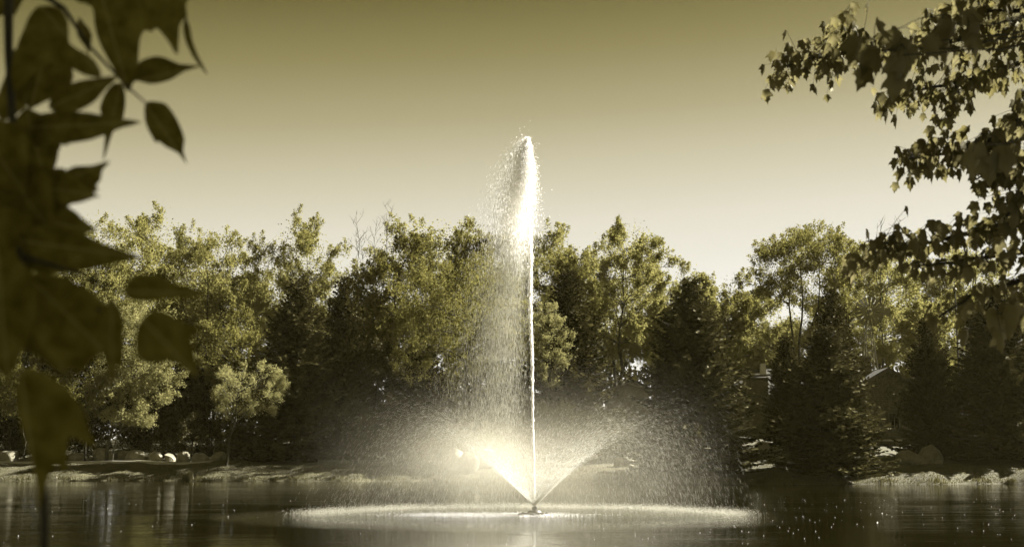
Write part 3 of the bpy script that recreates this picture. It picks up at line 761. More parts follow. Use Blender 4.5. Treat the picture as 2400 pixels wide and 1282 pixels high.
def tuft(px, py, Y, n, hh, seed, lab):
    g = np.random.default_rng(seed); c = W(px, py, Y); y0 = float(shore(c.x)) + .15; z0 = max(0.0, float(gz(c.x, y0)))
    D = rand_dirs(n, g) * .45; D[:, 2] = 1; h = g.uniform(.5, 1, n)[:, None] * hh
    P = np.stack([g.normal(0, .18, n), g.normal(0, .12, n), np.zeros(n) - .05], -1)
    a = g.uniform(0, 6.28, n); B = np.stack([np.cos(a), np.sin(a), a * 0], -1) * .018
    mid = P + D * h * .6; tip = P + D * h + np.concatenate([D[:, :2] * h * .5, -.12 * h], 1)
    V = np.stack([P - B, P + B, mid + B * .8, mid - B * .8, tip], 1).reshape(-1, 3); i = np.arange(n)[:, None] * 5
    F = np.concatenate([i + np.array([[0, 1, 2]]), i + np.array([[0, 2, 3]]), i + np.array([[3, 2, 4]])])
    o = link('grass_tuft', npmesh('grass_tuft', V, F, bpy.data.materials['grass_blades'])); o.location = (c.x, y0, z0)
    prop(o, lab, 'grass tuft', 'tall grass tufts at the waterline')
tuft(452, 1115, 106, 220, 1.1, 1, 'tall pale grass tuft at the waterline left of the lit bank')
tuft(503, 1118, 106, 90, .55, 2, 'short pale grass tuft at the left end of the lit bank')
tuft(640, 1118, 104, 120, .5, 3, 'low grass tuft at the waterline below the big left spruce')
tuft(2385, 1118, 93, 160, .6, 4, 'grass tuft at the waterline near the right edge')

# ------------------------------------------------------------------ fountain
FT = empty('fountain', (FX, FY, 0), 'floating pond fountain throwing a tall white jet and a wide ring of spray', 'fountain')
def fountain_body():
    bm = bmesh.new()
    prof = [(.0, -.12), (.52, -.12), (.57, -.04), (.57, .03), (.52, .07), (.2, .09), (0, .09)]
    n = 28; rings = [[bm.verts.new((math.cos(i * 2 * math.pi / n) * r, math.sin(i * 2 * math.pi / n) * r, z)) for i in range(n)] for r, z in prof[1:-1]]
    for a, b in zip(rings, rings[1:]):
        for i in range(n): bm.faces.new((a[i], a[(i + 1) % n], b[(i + 1) % n], b[i]))
    bm.faces.new(rings[-1]); bm.faces.new(rings[0][::-1])
    bm_obj('float', bm, M['float'], FT, True)
    bm = bmesh.new(); bmesh.ops.create_cone(bm, cap_ends=True, segments=20, radius1=.26, radius2=.2, depth=.07, matrix=Matrix.Translation((0, 0, .128))); bm_obj('intake_plate', bm, M['darkmetal'], FT)
    bm = bmesh.new(); bmesh.ops.create_cone(bm, cap_ends=True, segments=18, radius1=.10, radius2=.085, depth=.13, matrix=Matrix.Translation((0, 0, .225)))
    bmesh.ops.create_cone(bm, cap_ends=True, segments=14, radius1=.035, radius2=.028, depth=.22, matrix=Matrix.Translation((0, 0, .4))); bm_obj('nozzle', bm, M['darkmetal'], FT)
    for i in range(6):
        a = i * math.pi / 3; bm = bmesh.new(); bmesh.ops.create_uvsphere(bm, u_segments=8, v_segments=6, radius=.03, matrix=Matrix.Translation((math.cos(a) * .4, math.sin(a) * .4, .09))); bm_obj('bolt', bm, M['darkmetal'], FT, True)
fountain_body()
TOPZ = W(1240, 325, FY).z
def streaks(name, P, Vel, wid, length, mat, parent, g):
    """each drop is a little spindle stretched the way it flies"""
    n = len(P); T = Vel / (np.linalg.norm(Vel, axis=1, keepdims=True) + 1e-9)
    A = np.cross(T, rand_dirs(n, g)); A /= np.linalg.norm(A, axis=1, keepdims=True) + 1e-9
    w = wid[:, None]; L = length[:, None]
    V = np.stack([P + T * L * .5, P + A * w, P - T * L * .5, P - A * w], 1).reshape(-1, 3)
    i = np.arange(n)[:, None] * 4
    F = np.concatenate([i + np.array([q]) for q in ([0, 1, 2], [0, 2, 3])])
    return prop(link(name, npmesh(name, V, F, M[mat]), parent), kind='stuff')
def fly(P0, V0, t, k, wind):
    """flight with air drag k per second in a light wind"""
    gvec = np.array([0, 0, -9.81]); wv = np.array([wind, 0, 0])
    vt = wv + gvec / k[:, None]; e = np.exp(-k * t)[:, None]
    P = P0 + vt * t[:, None] + (V0 - vt) * (1 - e) / k[:, None]
    return P, vt + (V0 - vt) * e
def spray():
    g = np.random.default_rng(77)
    # ---- hollow cone of spray
    n = 92000
    az = g.uniform(0, 2 * math.pi, n); elv = np.radians(46.5 + g.normal(0, 1.5, n) + np.abs(g.normal(0, 4.0, n)))
    v = 12.2 + g.normal(0, 1.1, n); k = g.uniform(.85, 1.5, n)
    V0 = np.stack([np.cos(az) * np.cos(elv) * v, np.sin(az) * np.cos(elv) * v, np.sin(elv) * v], -1)
    t = g.uniform(0, 2.6, n) ** 1.0
    P, Vv = fly(np.array([[0, 0, .28]]), V0, t, k, -.35)
    ok = P[:, 2] > .02; P, Vv, t = P[ok], Vv[ok], t[ok]
    wid = g.uniform(.0008, .0021, len(P)); ln = np.linalg.norm(Vv, axis=1) * .030 * g.uniform(.6, 1.3, len(P)) + .01
    streaks('cone_spray', P, Vv, wid, ln, 'clear', FT, g)
    # ---- spray leaving the nozzle, fine and dense
    n = 28000
    az = g.uniform(0, 2 * math.pi, n); elv = np.radians(46.5 + g.normal(0, 1.1, n)); v = 13.2 + g.normal(0, .8, n)
    V0 = np.stack([np.cos(az) * np.cos(elv) * v, np.sin(az) * np.cos(elv) * v, np.sin(elv) * v], -1)
    t = np.abs(g.normal(0, .17, n)); k = g.uniform(1.1, 1.7, n)
    P, Vv = fly(np.array([[0, 0, .28]]), V0, t, k, -.3)
    streaks('fine_spray', P, Vv, g.uniform(.0016, .0034, n), g.uniform(.03, .07, n), 'half', FT, g)
    # ---- tall jet: rises slightly left, breaks up towards the top
    n = 26000; H = TOPZ - .4; u = g.uniform(0, 1, n) ** .8
    u = g.beta(1.5, 1.25, n); r = .014 + .075 * u ** 2 * np.clip((1.02 - u) * 4, .15, 1)
    a = g.uniform(0, 6.28, n); rr = np.abs(g.normal(0, 1, n)) * r
    P = np.stack([-.22 * u + np.cos(a) * rr + .03 * np.sin(u * 21) * u, np.sin(a) * rr, .45 + u * H * (.93 + .07 * g.uniform(size=n) ** .5)], -1)
    Vv = np.stack([g.normal(0, .05, n), g.normal(0, .05, n), np.ones(n)], -1)
    streaks('jet_drops', P, Vv, g.uniform(.003, .007, n), g.uniform(.05, .16, n), 'drops', FT, g)
    T = Tubes(8); rr_ = random.Random(2); zs = np.linspace(.45, .45 + H * .62, 40)
    T.add([(-.22 * (z - .45) / H + rr_.uniform(-.006, .006) + .03 * math.sin((z - .45) / H * 21) * (z - .45) / H, rr_.uniform(-.006, .006), z) for z in zs],
          [.026 + .010 * math.sin(i * .9) * (i / 40) + .010 * i / 40 for i in range(40)])
    T.build('jet', M['jetwater'], FT)
    # ---- plume: water falling back round the jet, drifting left
    n = 120000; tf = g.uniform(0, 1, n) ** 1.6
    kk = g.uniform(1.0, 2.8, n); dz0 = g.gamma(1.7, .042, n); z0 = .45 + H * (1.0 - dz0)
    P0 = np.stack([-.19 + g.normal(0, 1, n) * (.02 + 1.15 * dz0), g.normal(0, 1, n) * (.02 + .9 * dz0), z0], -1)
    V0 = np.stack([.24 - np.abs(g.normal(0, 1.15, n)), g.normal(0, .55, n), g.uniform(-.5, .8, n)], -1)
    t = tf * 3.4
    P, Vv = fly(P0, V0, t, kk, -.12)
    P[:, 0] -= np.abs(g.normal(.22, .26, n)) * t ** 1.2
    ok = P[:, 2] > .03; P, Vv = P[ok], Vv[ok]
    m = len(P); hi = np.clip(P[:, 2] / H, 0, 1)
    low = np.clip((P[:, 2] - 7.5) / 3.0, 0, 1); wd = g.uniform(.0010, .0022, m) * (1 + 1.7 * low); le = g.uniform(.08, .26, m) * (1 - .45 * low)
    hi_ = g.uniform(size=m) < np.clip((P[:, 2] - 8.2) / 1.6, 0, 1)
    streaks('falling_plume', P[hi_], Vv[hi_], wd[hi_], le[hi_], 'drops', FT, g)
    streaks('falling_veil', P[~hi_], Vv[~hi_], wd[~hi_], le[~hi_], 'clear', FT, g)
    n = 500                                              # stray beads at the top
    P = np.stack([-.25 + g.normal(0, .16, n), g.normal(0, .2, n), H + .5 + g.normal(-1.0, .55, n)], -1)
    streaks('top_beads', P, rand_dirs(n, g, .8), g.uniform(.008, .016, n), g.uniform(.03, .06, n), 'drops', FT, g)
    # ---- splashes where the drops land
    n = 46000; az = g.uniform(0, 2 * math.pi, n); az = np.where((np.sin(az) < .1) & (g.uniform(size=n) < .86), -az, az); rad = 7.2 + g.normal(0, .42, n) + .18 * np.sin(az * 9) + .12 * np.sin(az * 23 + 1) - np.abs(g.normal(0, .8, n)) * (g.uniform(size=n) < .35)
    P = np.stack([np.cos(az) * rad - .35, np.sin(az) * rad, np.abs(g.normal(0, .035, n))], -1)
    P[:, 2] *= 1 + 1.4 * (P[:, 1] > 0)
    streaks('ring_splash', P, rand_dirs(n, g, 1.0), g.uniform(.0018, .005, n) * (1 + .5 * (P[:, 1] > 0)) * (1 + .5 * np.sin(az * 6.3 + 2) * np.sin(az * 15)), g.uniform(.012, .05, n), 'clear', FT, g)
    n = 11000
    P = np.stack([-1.6 + g.normal(0, 1.35, n), -.1 + g.normal(0, .7, n), np.abs(g.normal(0, .03, n))], -1)
    streaks('plume_splash', P, rand_dirs(n, g, 1.0), g.uniform(.003, .009, n), g.uniform(.015, .05, n), 'drops', FT, g)
    n = 650                                             # white specks put on the pond as sun glints
    x = g.uniform(-22, 24, n); y = g.uniform(27, 62, n); P = np.stack([x, y, np.full(n, .006)], -1)
    keep = (g.uniform(size=n) < np.where(x > 3, 1.0, .35)) & (np.hypot(x - FX, y - FY) > 6)
    P = P[keep]; n = len(P); sz = g.uniform(.004, .013, n) * (1 + 1.0 * (g.uniform(size=n) < .03))
    V = (P[:, None] + np.array([[1, 0, 0], [-1, 0, 0], [0, 1, 0], [0, -1, 0], [0, 0, 1.0]])[None] * sz[:, None, None]).reshape(-1, 3)
    i = np.arange(n)[:, None] * 5; F = np.concatenate([i + np.array([q]) for q in ([0, 2, 4], [2, 1, 4], [1, 3, 4], [3, 0, 4])])
    prop(link('glint_specks', npmesh('glint_specks', V, F, M['glint'])), 'small white specks standing in for sun glints on the dark pond surface', 'glint_specks', kind='stuff')
spray()

# ------------------------------------------------------------------ mist (real scattering air, thickest in the arms of the cone and the plume)
def mist():
    def vol(name, bmf, build):
        m, nt, out = nodes(name)
        v = nt.nodes.new('ShaderNodeVolumeScatter'); v.inputs['Color'].default_value = (1, .94, .72, 1); v.inputs['Anisotropy'].default_value = .25
        tcn = nt.nodes.new('ShaderNodeTexCoord'); s = nt.nodes.new('ShaderNodeSeparateXYZ'); nt.links.new(tcn.outputs['Object'], s.inputs[0])
        def mth(op, a, b=None, c=None):
            q = nt.nodes.new('ShaderNodeMath'); q.operation = op
            for i, x in enumerate((a, b, c)):
                if x is None: continue
                if isinstance(x, (int, float)): q.inputs[i].default_value = x
                else: nt.links.new(x, q.inputs[i])
            return q.outputs[0]
        d = build(mth, s.outputs['X'], s.outputs['Y'], s.outputs['Z'])
        nt.links.new(d, v.inputs['Density']); nt.links.new(v.outputs[0], out.inputs['Volume'])
        bm = bmesh.new(); bmf(bm); o = bm_obj(name, bm, m, FT); prop(o, kind='stuff'); return o
    def cone(mth, x, y, z):
        r = mth('SQRT', mth('ADD', mth('MULTIPLY', x, x), mth('MULTIPLY', y, y)))
        zz = mth('SUBTRACT', z, .28)
        off = mth('SUBTRACT', r, mth('MULTIPLY', zz, .93))                # distance from the 46 degree cone
        w = mth('MULTIPLY_ADD', zz, .12, .04)
        q = mth('DIVIDE', off, w); shell = mth('EXPONENT', mth('MULTIPLY', mth('MULTIPLY', q, q), -1))
        fade = mth('EXPONENT', mth('MULTIPLY', mth('POWER', mth('DIVIDE', zz, 2.1), 2), -1))
        near = mth('DIVIDE', 1.0, mth('ADD', mth('MULTIPLY', zz, 1.1), .3))
        a = mth('MULTIPLY', mth('MULTIPLY', shell, fade), mth('MULTIPLY', near, .13))
        # mist cloud blown left
        lx = mth('DIVIDE', mth('ADD', x, 1.9), 1.9); lz = mth('DIVIDE', mth('SUBTRACT', z, 1.9), .9); ly = mth('DIVIDE', y, 2.2)
        e = mth('EXPONENT', mth('MULTIPLY', mth('ADD', mth('ADD', mth('MULTIPLY', lx, lx), mth('MULTIPLY', lz, lz)), mth('MULTIPLY', ly, ly)), -1))
        # the broad veil inside the whole dome of spray
        bx = mth('DIVIDE', mth('ADD', x, .4), 4.6); bz = mth('DIVIDE', mth('SUBTRACT', z, 1.2), 2.2); by = mth('DIVIDE', y, 4.6)
        f = mth('EXPONENT', mth('MULTIPLY', mth('ADD', mth('ADD', mth('MULTIPLY', bx, bx), mth('MULTIPLY', bz, bz)), mth('MULTIPLY', by, by)), -1.2))
        return mth('ADD', a, mth('ADD', mth('MULTIPLY', e, .12), mth('MULTIPLY', f, .030)))
    vol('base_mist', lambda bm: bmesh.ops.create_cube(bm, size=1, matrix=Matrix.Translation((-.6, 0, 2.6)) @ Matrix.Diagonal((14, 12, 5.1, 1))), cone)
    H = TOPZ
    def plume(mth, x, y, z):
        dn = mth('DIVIDE', mth('SUBTRACT', H - .3, z), H)                 # 0 at the top
        cx = mth('MULTIPLY_ADD', dn, -1.9, -.22)
        w = mth('MULTIPLY_ADD', dn, 1.15, .12)
        qx = mth('DIVIDE', mth('SUBTRACT', x, cx), w); qy = mth('DIVIDE', y, w)
        g_ = mth('EXPONENT', mth('MULTIPLY', mth('ADD', mth('MULTIPLY', qx, qx), mth('MULTIPLY', qy, qy)), -1.3))
        thin = mth('DIVIDE', .034, mth('ADD', mth('MULTIPLY', dn, 1.1), .06))
        top = mth('MINIMUM', mth('MAXIMUM', mth('MULTIPLY', dn, 14), 0), 1)
        return mth('MULTIPLY', mth('MULTIPLY', g_, thin), top)
    vol('plume_mist', lambda bm: bmesh.ops.create_cube(bm, size=1, matrix=Matrix.Translation((-1.3, 0, 5.2 + (H - 5.2) / 2)) @ Matrix.Diagonal((5.6, 3.6, H - 5.3, 1))), plume)
mist()

# ------------------------------------------------------------------ maple reaching in from the right
def maple():
    g = np.random.default_rng(55); rr = random.Random(55)
    base = Vector((6.4, 6.6, float(gz(6.4, 6.6))))
    r = empty('maple_tree', base, 'maple reaching in from the upper right with drooping lobed leaves', 'tree')
    hp = [(0, 0), (.18, -.06), (.36, .0), (.34, .14), (.50, .34), (.56, .56), (.38, .50), (.27, .56), (.27, .74), (.13, .82), (0, 1.08)]
    out = hp + [(-x, y) for x, y in hp[-2:0:-1]]
    base_v = np.array([(0, .32, 0)] + [(x * .88, y * 1.04, -.5 * abs(x) - .25 * y * y) for x, y in out]); nv = len(base_v)
    faces = np.array([(0, i, i % (nv - 1) + 1) for i in range(1, nv)])
    trunk = Tubes(10)
    tp = [base + Vector(p) for p in ((0, 0, -.3), (-.1, 0, 1.2), (-.15, .1, 2.6), (.1, .2, 4.4), (.3, .2, 7), (.2, 0, 9.5))]
    trunk.add(tp, [.26, .2, .18, .15, .09, .03])
    paths = [  # photograph positions and depths, from outside the frame to the tip
        ([(2560, 10, 7.2), (2420, 55, 7.2), (2290, 88, 7.2), (2150, 108, 7.3), (2010, 118, 7.4), (1900, 138, 7.4), (1815, 165, 7.4)], 240, 52),
        ([(2540, 40, 6.8), (2400, 28, 6.8), (2290, 30, 6.9), (2180, 40, 7.0)], 100, 48),
        ([(2010, 118, 7.4), (1985, 80, 7.4), (1965, 40, 7.4)], 40, 22),
        ([(2560, 90, 7.6), (2420, 140, 7.5), (2320, 172, 7.5), (2230, 200, 7.4), (2150, 210, 7.4), (2085, 225, 7.4)], 150, 40),
        ([(2240, 200, 7.4), (2236, 240, 7.4), (2228, 275, 7.4)], 16, 22),
        ([(2560, 270, 7.0), (2430, 290, 7.0), (2340, 320, 7.0), (2250, 352, 7.0), (2180, 365, 7.1), (2130, 372, 7.1)], 150, 40),
        ([(2500, 180, 6.4), (2420, 230, 6.4), (2370, 300, 6.4), (2350, 370, 6.4)], 80, 45),
        ([(2560, 440, 6.9), (2440, 500, 6.9), (2310, 540, 7.0), (2200, 565, 7.0), (2100, 575, 7.0), (2030, 565, 7.0)], 165, 38),
        ([(2150, 570, 7.0), (2060, 600, 7.0), (1990, 618, 7.0)], 40, 26),
        ([(2560, 560, 6.7), (2430, 590, 6.7), (2320, 600, 6.7), (2240, 615, 6.7), (2160, 622, 6.8)], 110, 36),
        ([(2560, 620, 6.4), (2440, 640, 6.4), (2360, 665, 6.4), (2280, 690, 6.4), (2200, 745, 6.5)], 70, 34),
        ([(2480, 380, 6.6), (2420, 420, 6.6), (2375, 470, 6.6), (2345, 540, 6.6)], 110, 44),
        ([(2560, 660, 6.0), (2440, 690, 6.0), (2380, 720, 6.0), (2330, 760, 6.0)], 60, 34),
        ([(2560, 330, 6.7), (2440, 360, 6.7), (2350, 390, 6.7), (2290, 420, 6.7)], 70, 34),
    ]
    br = Tubes(6); tw = Tubes(3); leaves = []
    anchors = [3.0, 3.3, None, 2.9, None, 2.6, 3.1, 2.2, None, 2.1, 1.9, 2.3, 1.8, 2.5]
    for (pts, n, sp), anc in zip(paths, anchors):
        P = [W(*p) for p in pts]
        if anc:
            q = base + Vector((-.1, .1, anc)); P0 = [q, q.lerp(P[0], .5) + Vector((0, 0, .05))]
        else: P0 = []
        Q = P0 + P; m = len(Q); r0 = .030 if anc else .007
        fine = []
        for i in range(m - 1):
            for s in range(4): fine.append(Q[i].lerp(Q[i + 1], s / 4) + Vector((rr.uniform(-1, 1), rr.uniform(-1, 1), rr.uniform(-1, 1))) * .008)
        fine.append(Q[-1])
        br.add(fine, [r0 * (1 - .88 * (i / len(fine)) ** .8) for i in range(len(fine))])
        for _ in range(int(n * (1.3 if pts[0][1] < 320 else 1.0))):
            u = rr.random() ** .9 * (len(P) - 1); i = min(int(u), len(P) - 2); c = P[i].lerp(P[i + 1], u - i)
            sc = pts[i][2] / 3000
            if u > len(P) - 1.3: spx = sp * .6
            else: spx = sp
            q = c + Vector((rr.gauss(0, spx * .55) * sc, rr.gauss(0, .22), rr.gauss(0, spx * .48) * sc + .01))
            leaves.append((q, c, rr.uniform(.046, .086)))
        if anc:                                     # the boughs stay leafy all the way in to the trunk
            for _ in range(70):
                c = Q[0].lerp(Q[2], rr.uniform(.2, 1)); q = c + Vector((rr.gauss(0, .16), rr.gauss(0, .25), rr.gauss(0, .16)))
                if fr(q.x, q.y, q.z)[0] > 2500: leaves.append((q, c, rr.uniform(.046, .086)))
    # two sprays hang nearer the camera and look larger
    for (cx, cy, dd, n) in ((2050, 120, 4.2, 5), (2115, 130, 4.2, 4), (2300, 340, 4.0, 6), (2335, 735, 4.4, 3), (2270, 60, 4.3, 5), (2210, 60, 4.4, 4), (2150, 100, 4.3, 4)):
        c = W(cx, cy, dd)
        for _ in range(n):
            q = c + Vector((rr.gauss(0, .045), rr.gauss(0, .05), rr.gauss(0, .03))); leaves.append((q, c + Vector((0, 0, .04)), rr.uniform(.075, .10)))
        e = W(2560, cy - 60, dd + .6); br.add(curve(e, c, 6, -.02, .012, rr), [.006, .005, .0045, .004, .003, .0025, .002])
    mats = []
    for q, c, s in leaves:
        down = Vector((rr.gauss(0, .24), rr.gauss(0, .3), -1)).normalized()
        nrm = Vector((rr.gauss(0, .8), -1 + rr.gauss(0, .6), rr.gauss(.3, .4))); nrm = (nrm - down * nrm.dot(down)).normalized()
        x = down.cross(nrm)
        mats.append(Matrix(((x.x * s, down.x * s, nrm.x * s, q.x), (x.y * s, down.y * s, nrm.y * s, q.y), (x.z * s, down.z * s, nrm.z * s, q.z), (0, 0, 0, 1))))
        if (q - c).length > .02: tw.add([c, c.lerp(q, .5) + Vector((0, 0, .012)), q], [.0018, .0014, .001])
    def onframe(q):
        a, b = fr(q.x, q.y, q.z); return -60 < a < 2430 and -60 < b < 1300
    order = sorted(range(len(leaves)), key=lambda i: (not onframe(leaves[i][0]), -leaves[i][2] / leaves[i][0].y))
    me = npmesh('leaf', base_v, faces, M['maple'], True); off = Matrix.Translation(-base)
    for i in order[:300]:
        o = link('leaf', me, r); o.matrix_local = off @ mats[i]
    hv = np.c_[base_v, np.ones(nv)]; V, F = [], []
    for k, i in enumerate(order[300:]):
        V.append((hv @ np.array(off @ mats[i]).T)[:, :3]); F.append(faces + k * nv)
    prop(link('foliage', npmesh('foliage', np.concatenate(V), np.concatenate(F), M['maple'], True), r), kind='stuff')
    # the rest of the crown, above and to the right of what the lens sees; shaped and thickened to shade the near leaves
    n = 26000; K = 90
    cen = rand_dirs(K, g) * g.uniform(.3, 1, K)[:, None] ** .5 * np.array([5.2, 5.0, 3.6]) + np.array([4.6, 5.0, 7.2])
    P = cen[g.integers(0, K, n)] + g.normal(0, .5, (n, 3))
    fx, fy = fr(P[:, 0], np.maximum(P[:, 1], .3), P[:, 2])
    inside = (P[:, 1] > .2) & (fx > -900) & (fx < 2560) & (fy > -200)
    P = P[~inside & (P[:, 2] > 2.6)]
    P = P[(P[:, 1] < 5.8) | (g.uniform(size=len(P)) < .22)]  # thinned here so sun reaches the branches on the right
    e1 = g.uniform((2.2, 1.4, 4.4), (7.0, 5.4, 8.6), (120, 3)); P2 = e1[g.integers(0, 120, 22000)] + g.normal(0, .32, (22000, 3))  # extra unseen clumps added across the sun's path to darken the near leaves
    fx, fy = fr(P2[:, 0], P2[:, 1], P2[:, 2]); P = np.concatenate([P, P2[~((P2[:, 1] > .2) & (fx > -900) & (fx < 2560) & (fy > -260))]])
    V, F = leaf_cards(P, .15, g, .85, .8)
    prop(link('upper_shade_foliage', npmesh('upper_shade_foliage', V - np.array(base), F, M['maple']), r), kind='stuff')
    for k in range(26):
        e = Vector(cen[k]); a, b = fr(e.x, max(e.y, .3), e.z)
        if e.y > .2 and a < 2700 and b > -400: continue
        trunk.add(curve(tp[3 + k % 2], e, 5, .05, .02, rr), [.06, .05, .04, .03, .02, .01])
    trunk.build('trunk', M['bark'], r, base); br.build('branch', M['bark_dark'], r, base); tw.build('leaf_stalks', M['bark_dark'], r, base)['kind'] = 'stuff'
maple()

# ------------------------------------------------------------------ near leaves hanging at the left
def near_tree():
    rr = random.Random(12)
    base = Vector((-2.6, .9, float(gz(-2.6, .9))))
    r = empty('box_elder_tree', base, 'near tree whose out of focus toothed leaves hang down the left side', 'tree')
    T = Tubes(10); T.add([base + Vector(p) for p in ((0, 0, -.3), (.05, 0, 1.5), (.0, .1, 3), (.2, .2, 5))], [.2, .16, .13, .08]); T.build('trunk', M['bark'], r, base)
    tw = Tubes(6)
    main = [base + Vector((.0, .1, 3.0)), W(-160, -260, 1.7), W(20, -60, 1.75), W(20, 120, 1.75), W(30, 300, 1.7), W(10, 480, 1.65), W(50, 600, 1.6), W(75, 700, 1.55), W(60, 860, 1.5)]
    tw.add(main, [.03, .014, .008, .006, .0055, .005, .004, .003, .002])
    tw.add([W(20, -60, 1.75), W(150, 20, 1.8), W(210, 110, 1.8), W(300, 205, 1.8), W(345, 245, 1.8)], [.006, .0035, .0028, .002, .0014])
    tw.add([W(-40, -150, 1.8), W(200, -60, 1.85), W(420, -10, 1.85), W(440, 60, 1.85)], [.006, .004, .003, .002])
    tw.add([W(50, 600, 1.6), W(180, 640, 1.55), W(300, 690, 1.5)], [.004, .0025, .0015])
    tw.add([W(75, 700, 1.55), W(220, 720, 1.45), W(330, 770, 1.4)], [.003, .002, .0012])
    tw.add([W(60, 860, 1.5), W(90, 1050, 1.42), W(104, 1180, 1.4), W(104, 1300, 1.4)], [.003, .004, .005, .004])
    tw.build('twig', M['bark_dark'], r, base)
    L = [  # base, tip (photo), width, depth, teeth, fold: the leaves further in, seen behind the others
        (120, 90, 70, 260, 130, 1.78, 0, .3), (60, 250, 110, 440, 110, 1.76, 1, .3), (20, 430, 228, 458, 100, 1.68, 2, .2),
        (0, 380, 130, 560, 150, 1.66, 1, .2), (0, 500, 230, 540, 110, 1.66, 1, .2), (70, 640, 150, 880, 160, 1.52, 1, .2),
        (-10, 560, 20, 900, 150, 1.4, 1, .2), (262, 690, 262, 905, 50, 1.38, 0, .3), (-30, -60, 36, 36, 190, 1.8, 1, .1), (-60, 280, 60, 460, 150, 1.65, 1, .2),
        (200, -80, 245, 30, 130, 1.86, 2, .2), (185, 40, 210, 130, 30, 1.86, 1, .3), (-60, 470, 60, 700, 170, 1.6, 1, .2), (-20, 300, 80, 400, 110, 1.72, 1, .2),
    ]
    # leaves whose outline reads clearly: outline in photograph positions, base first, tip index, depth
    OUT = [
        ([(300, 195), (318, 168), (340, 142), (375, 130), (402, 133), (430, 148), (478, 154), (440, 166), (410, 184), (380, 194), (350, 197), (322, 190)], 6, 1.85),
        ([(338, 240), (365, 236), (392, 248), (412, 275), (428, 305), (437, 335), (434, 362), (442, 392), (424, 368), (398, 356), (378, 342), (374, 348), (356, 318), (344, 290)], 7, 1.85),
        ([(60, 300), (95, 268), (160, 262), (220, 264), (275, 276), (334, 286), (290, 300), (262, 312), (220, 328), (170, 336), (160, 342), (140, 336), (100, 345), (70, 335)], 5, 1.75),
        ([(90, 450), (120, 420), (160, 398), (190, 384), (226, 384), (266, 374), (246, 396), (240, 420), (226, 436), (232, 446), (200, 458), (140, 474), (100, 475)], 5, 1.7),
        ([(20, 560), (80, 535), (160, 530), (205, 545), (245, 568), (290, 586), (330, 604), (270, 618), (215, 632), (150, 640), (90, 640), (40, 610)], 6, 1.6),
        ([(285, 682), (302, 658), (335, 642), (385, 644), (410, 658), (450, 670), (500, 690), (455, 700), (400, 704), (345, 708), (300, 702)], 6, 1.4),
        ([(330, 742), (355, 728), (390, 732), (420, 752), (450, 772), (492, 782), (458, 796), (468, 840), (472, 892), (450, 882), (425, 862), (395, 856), (355, 862), (328, 838), (318, 790)], 8, 1.35),
        ([(60, 640), (120, 640), (200, 672), (250, 715), (282, 770), (292, 810), (284, 862), (250, 832), (225, 848), (205, 880), (180, 878), (140, 856), (100, 800), (70, 740)], 6, 1.45),
        ([(48, 862), (85, 860), (130, 880), (168, 915), (198, 965), (212, 1010), (226, 1044), (195, 1034), (160, 1024), (160, 1068), (156, 1112), (140, 1098), (128, 1096), (112, 1130), (100, 1160), (90, 1200), (86, 1150), (76, 1090), (58, 1030), (46, 990), (40, 930)], 15, 1.32),
        ([(90, 8), (140, 20), (165, 60), (170, 110), (200, 128), (228, 150), (240, 182), (205, 185), (150, 160), (110, 180), (60, 240), (52, 160), (62, 90), (72, 30)], 6, 1.72),
        ([(30, 118), (60, 140), (85, 150), (80, 215), (60, 250), (30, 275), (0, 282), (-8, 240), (14, 180)], 0, 1.8),
        ([(110, 255), (130, 220), (180, 190), (230, 180), (285, 176), (255, 205), (232, 232), (190, 258), (140, 266)], 4, 1.7),
        ([(285, 192), (294, 230), (288, 280), (266, 310), (252, 350), (240, 382), (244, 330), (240, 290), (232, 262), (245, 225), (262, 200)], 5, 1.9),
        ([(230, -40), (440, -40), (436, 20), (440, 46), (422, 68), (418, 134), (400, 110), (380, 86), (368, 74), (356, 84), (342, 80), (330, 100), (325, 150), (318, 180), (300, 216), (275, 180), (250, 140), (232, 100), (222, 40)], 14, 1.8),
        ([(430, 48), (444, 60), (452, 95), (468, 140), (492, 186), (462, 152), (440, 110), (430, 75)], 4, 1.9),
    ]
    for i, (pts, ti, dep) in enumerate(OUT):
        B_, T_2 = W(*pts[0], dep), W(*pts[ti], dep - .02)
        if ti == 0: B_ = W(*pts[len(pts) // 2], dep)
        ax = T_2 - B_; Ln = ax.length; view = (EYE - (B_ + T_2) / 2).normalized(); y = ax.normalized(); x = y.cross(view).normalized(); z = x.cross(y)
        tilt = rr.uniform(-.3, .3); bm = bmesh.new(); vs = []
        n_ = len(pts)
        dense = []
        for k in range(n_):                        # rounded between the drawn corners, tips kept sharp
            p0, p1, p2, p3 = (Vector((*pts[(k + j) % n_], 0)) for j in (-1, 0, 1, 2))
            for q in (0, .33, .66):
                c = p1.lerp(p2, q) + ((p1 - p0) - (p3 - p2)) * .22 * q * (1 - q)
                dense.append(c)
        for c in dense:
            d = W(c.x, c.y, dep) - B_; vs.append(bm.verts.new((d.dot(x), d.dot(y), 0)))
        bm.faces.new(vs); bmesh.ops.triangulate(bm, faces=bm.faces[:])
        bmesh.ops.subdivide_edges(bm, edges=[e for e in bm.edges if not e.is_boundary], cuts=2, use_grid_fill=True)
        bmesh.ops.triangulate(bm, faces=bm.faces[:])
        for v in bm.verts:
            xx, yy = v.co.x, v.co.y
            v.co.z = .18 * abs(xx) + tilt * xx - 2.2 * (yy - .4 * Ln) ** 2 + .0018 * math.sin(yy * 150 + i) * math.cos(xx * 130)
        o = bm_obj('leaf', bm, M['near_leaf'], r, True)
        o.matrix_local = Matrix.Translation(B_ - base) @ Matrix((x, y, z)).transposed().to_4x4()
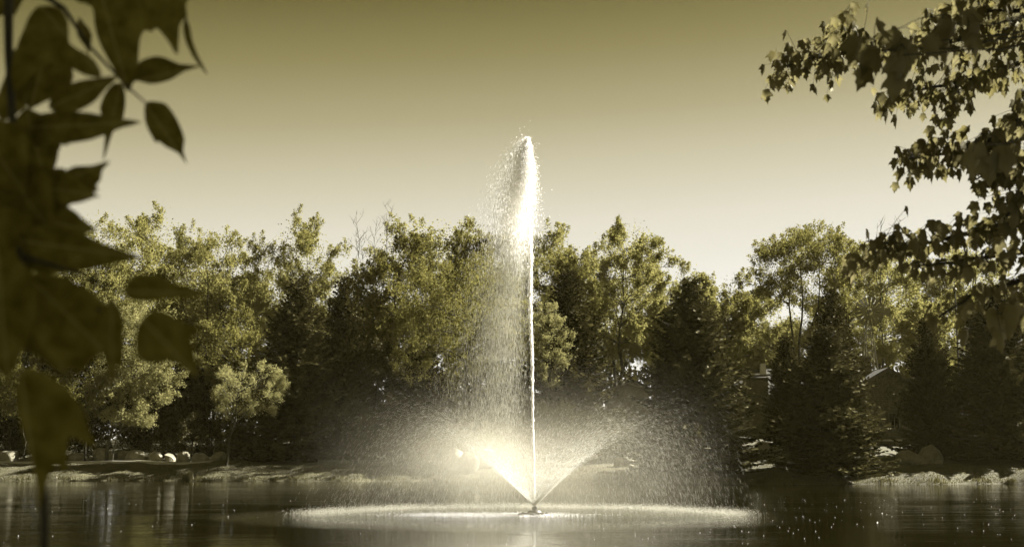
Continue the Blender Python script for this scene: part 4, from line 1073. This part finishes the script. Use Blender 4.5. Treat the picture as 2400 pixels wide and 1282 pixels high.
    for i, (bx, by, tx, ty, wpx, dep, teeth, fold) in enumerate(L):
        B_, T_2 = W(bx, by, dep), W(tx, ty, dep + rr.uniform(-.04, .03)); ax = T_2 - B_; Ln = ax.length; w = wpx * dep / 3000 / 2
        view = (EYE - (B_ + T_2) / 2).normalized(); y = ax.normalized(); x = y.cross(view).normalized(); z = x.cross(y)
        tilt = Matrix.Rotation(rr.uniform(-.35, .35), 3, y); x = tilt @ x; z = tilt @ z; w /= .93
        rows = 40; V, F = [], []
        g1, g2 = rr.uniform(.34, .46), rr.uniform(.6, .75)
        for k in range(rows + 1):
            t = k / rows
            prof = (math.sin(math.pi * min(1, t / (2 * g1)) ) if t < g1 else math.cos((t - g1) / (1 - g1) * math.pi / 2) ** 1.15)
            for s in (-1, -.5, 0, .5, 1):
                p = prof
                if abs(s) == 1 and teeth and t > .3:
                    ph = (t * (3.2 if teeth == 3 else 5) + (.3 if s > 0 else 0)) % 1
                    p = prof * (1 + (.22 if teeth > 1 else .1) * (ph - .55)) + (.12 * ph if teeth == 3 and t < .92 else 0)
                if t > .93: p = max(p, .02)
                xx = s * w * p
                V.append((xx, t * Ln, fold * abs(xx) - .10 * Ln * (t - .4) ** 2 + .0025 * math.sin(t * 9 + s * 2 + i)))
            if k:
                a = (k - 1) * 5
                for j in range(4): F.append((a + j, a + j + 1, a + j + 6, a + j + 5))
        o = link('leaf', npmesh('leaf', V, F, M['near_leaf'], True), r)
        m3 = Matrix((x, y, z)).transposed().to_4x4()
        o.matrix_local = Matrix.Translation(B_ - base) @ m3
near_tree()


# ------------------------------------------------------------------ haze, added to lift the dark shade of the trees
def haze():
    m, nt, out = nodes('shade_lift_haze')
    v = nt.nodes.new('ShaderNodeVolumePrincipled'); v.inputs['Color'].default_value = (.92, .80, .36, 1)
    v.inputs['Density'].default_value = .00006; v.inputs['Anisotropy'].default_value = .3
    nt.links.new(v.outputs[0], out.inputs['Volume'])
    bm = bmesh.new(); bmesh.ops.create_cube(bm, size=1, matrix=Matrix.Translation((0, 600, 14.5)) @ Matrix.Diagonal((1860, 1860, 37, 1)))
    prop(bm_obj('haze', bm, m), 'thin olive haze added over the scene to lift the dark shade', 'haze', kind='stuff')
haze()
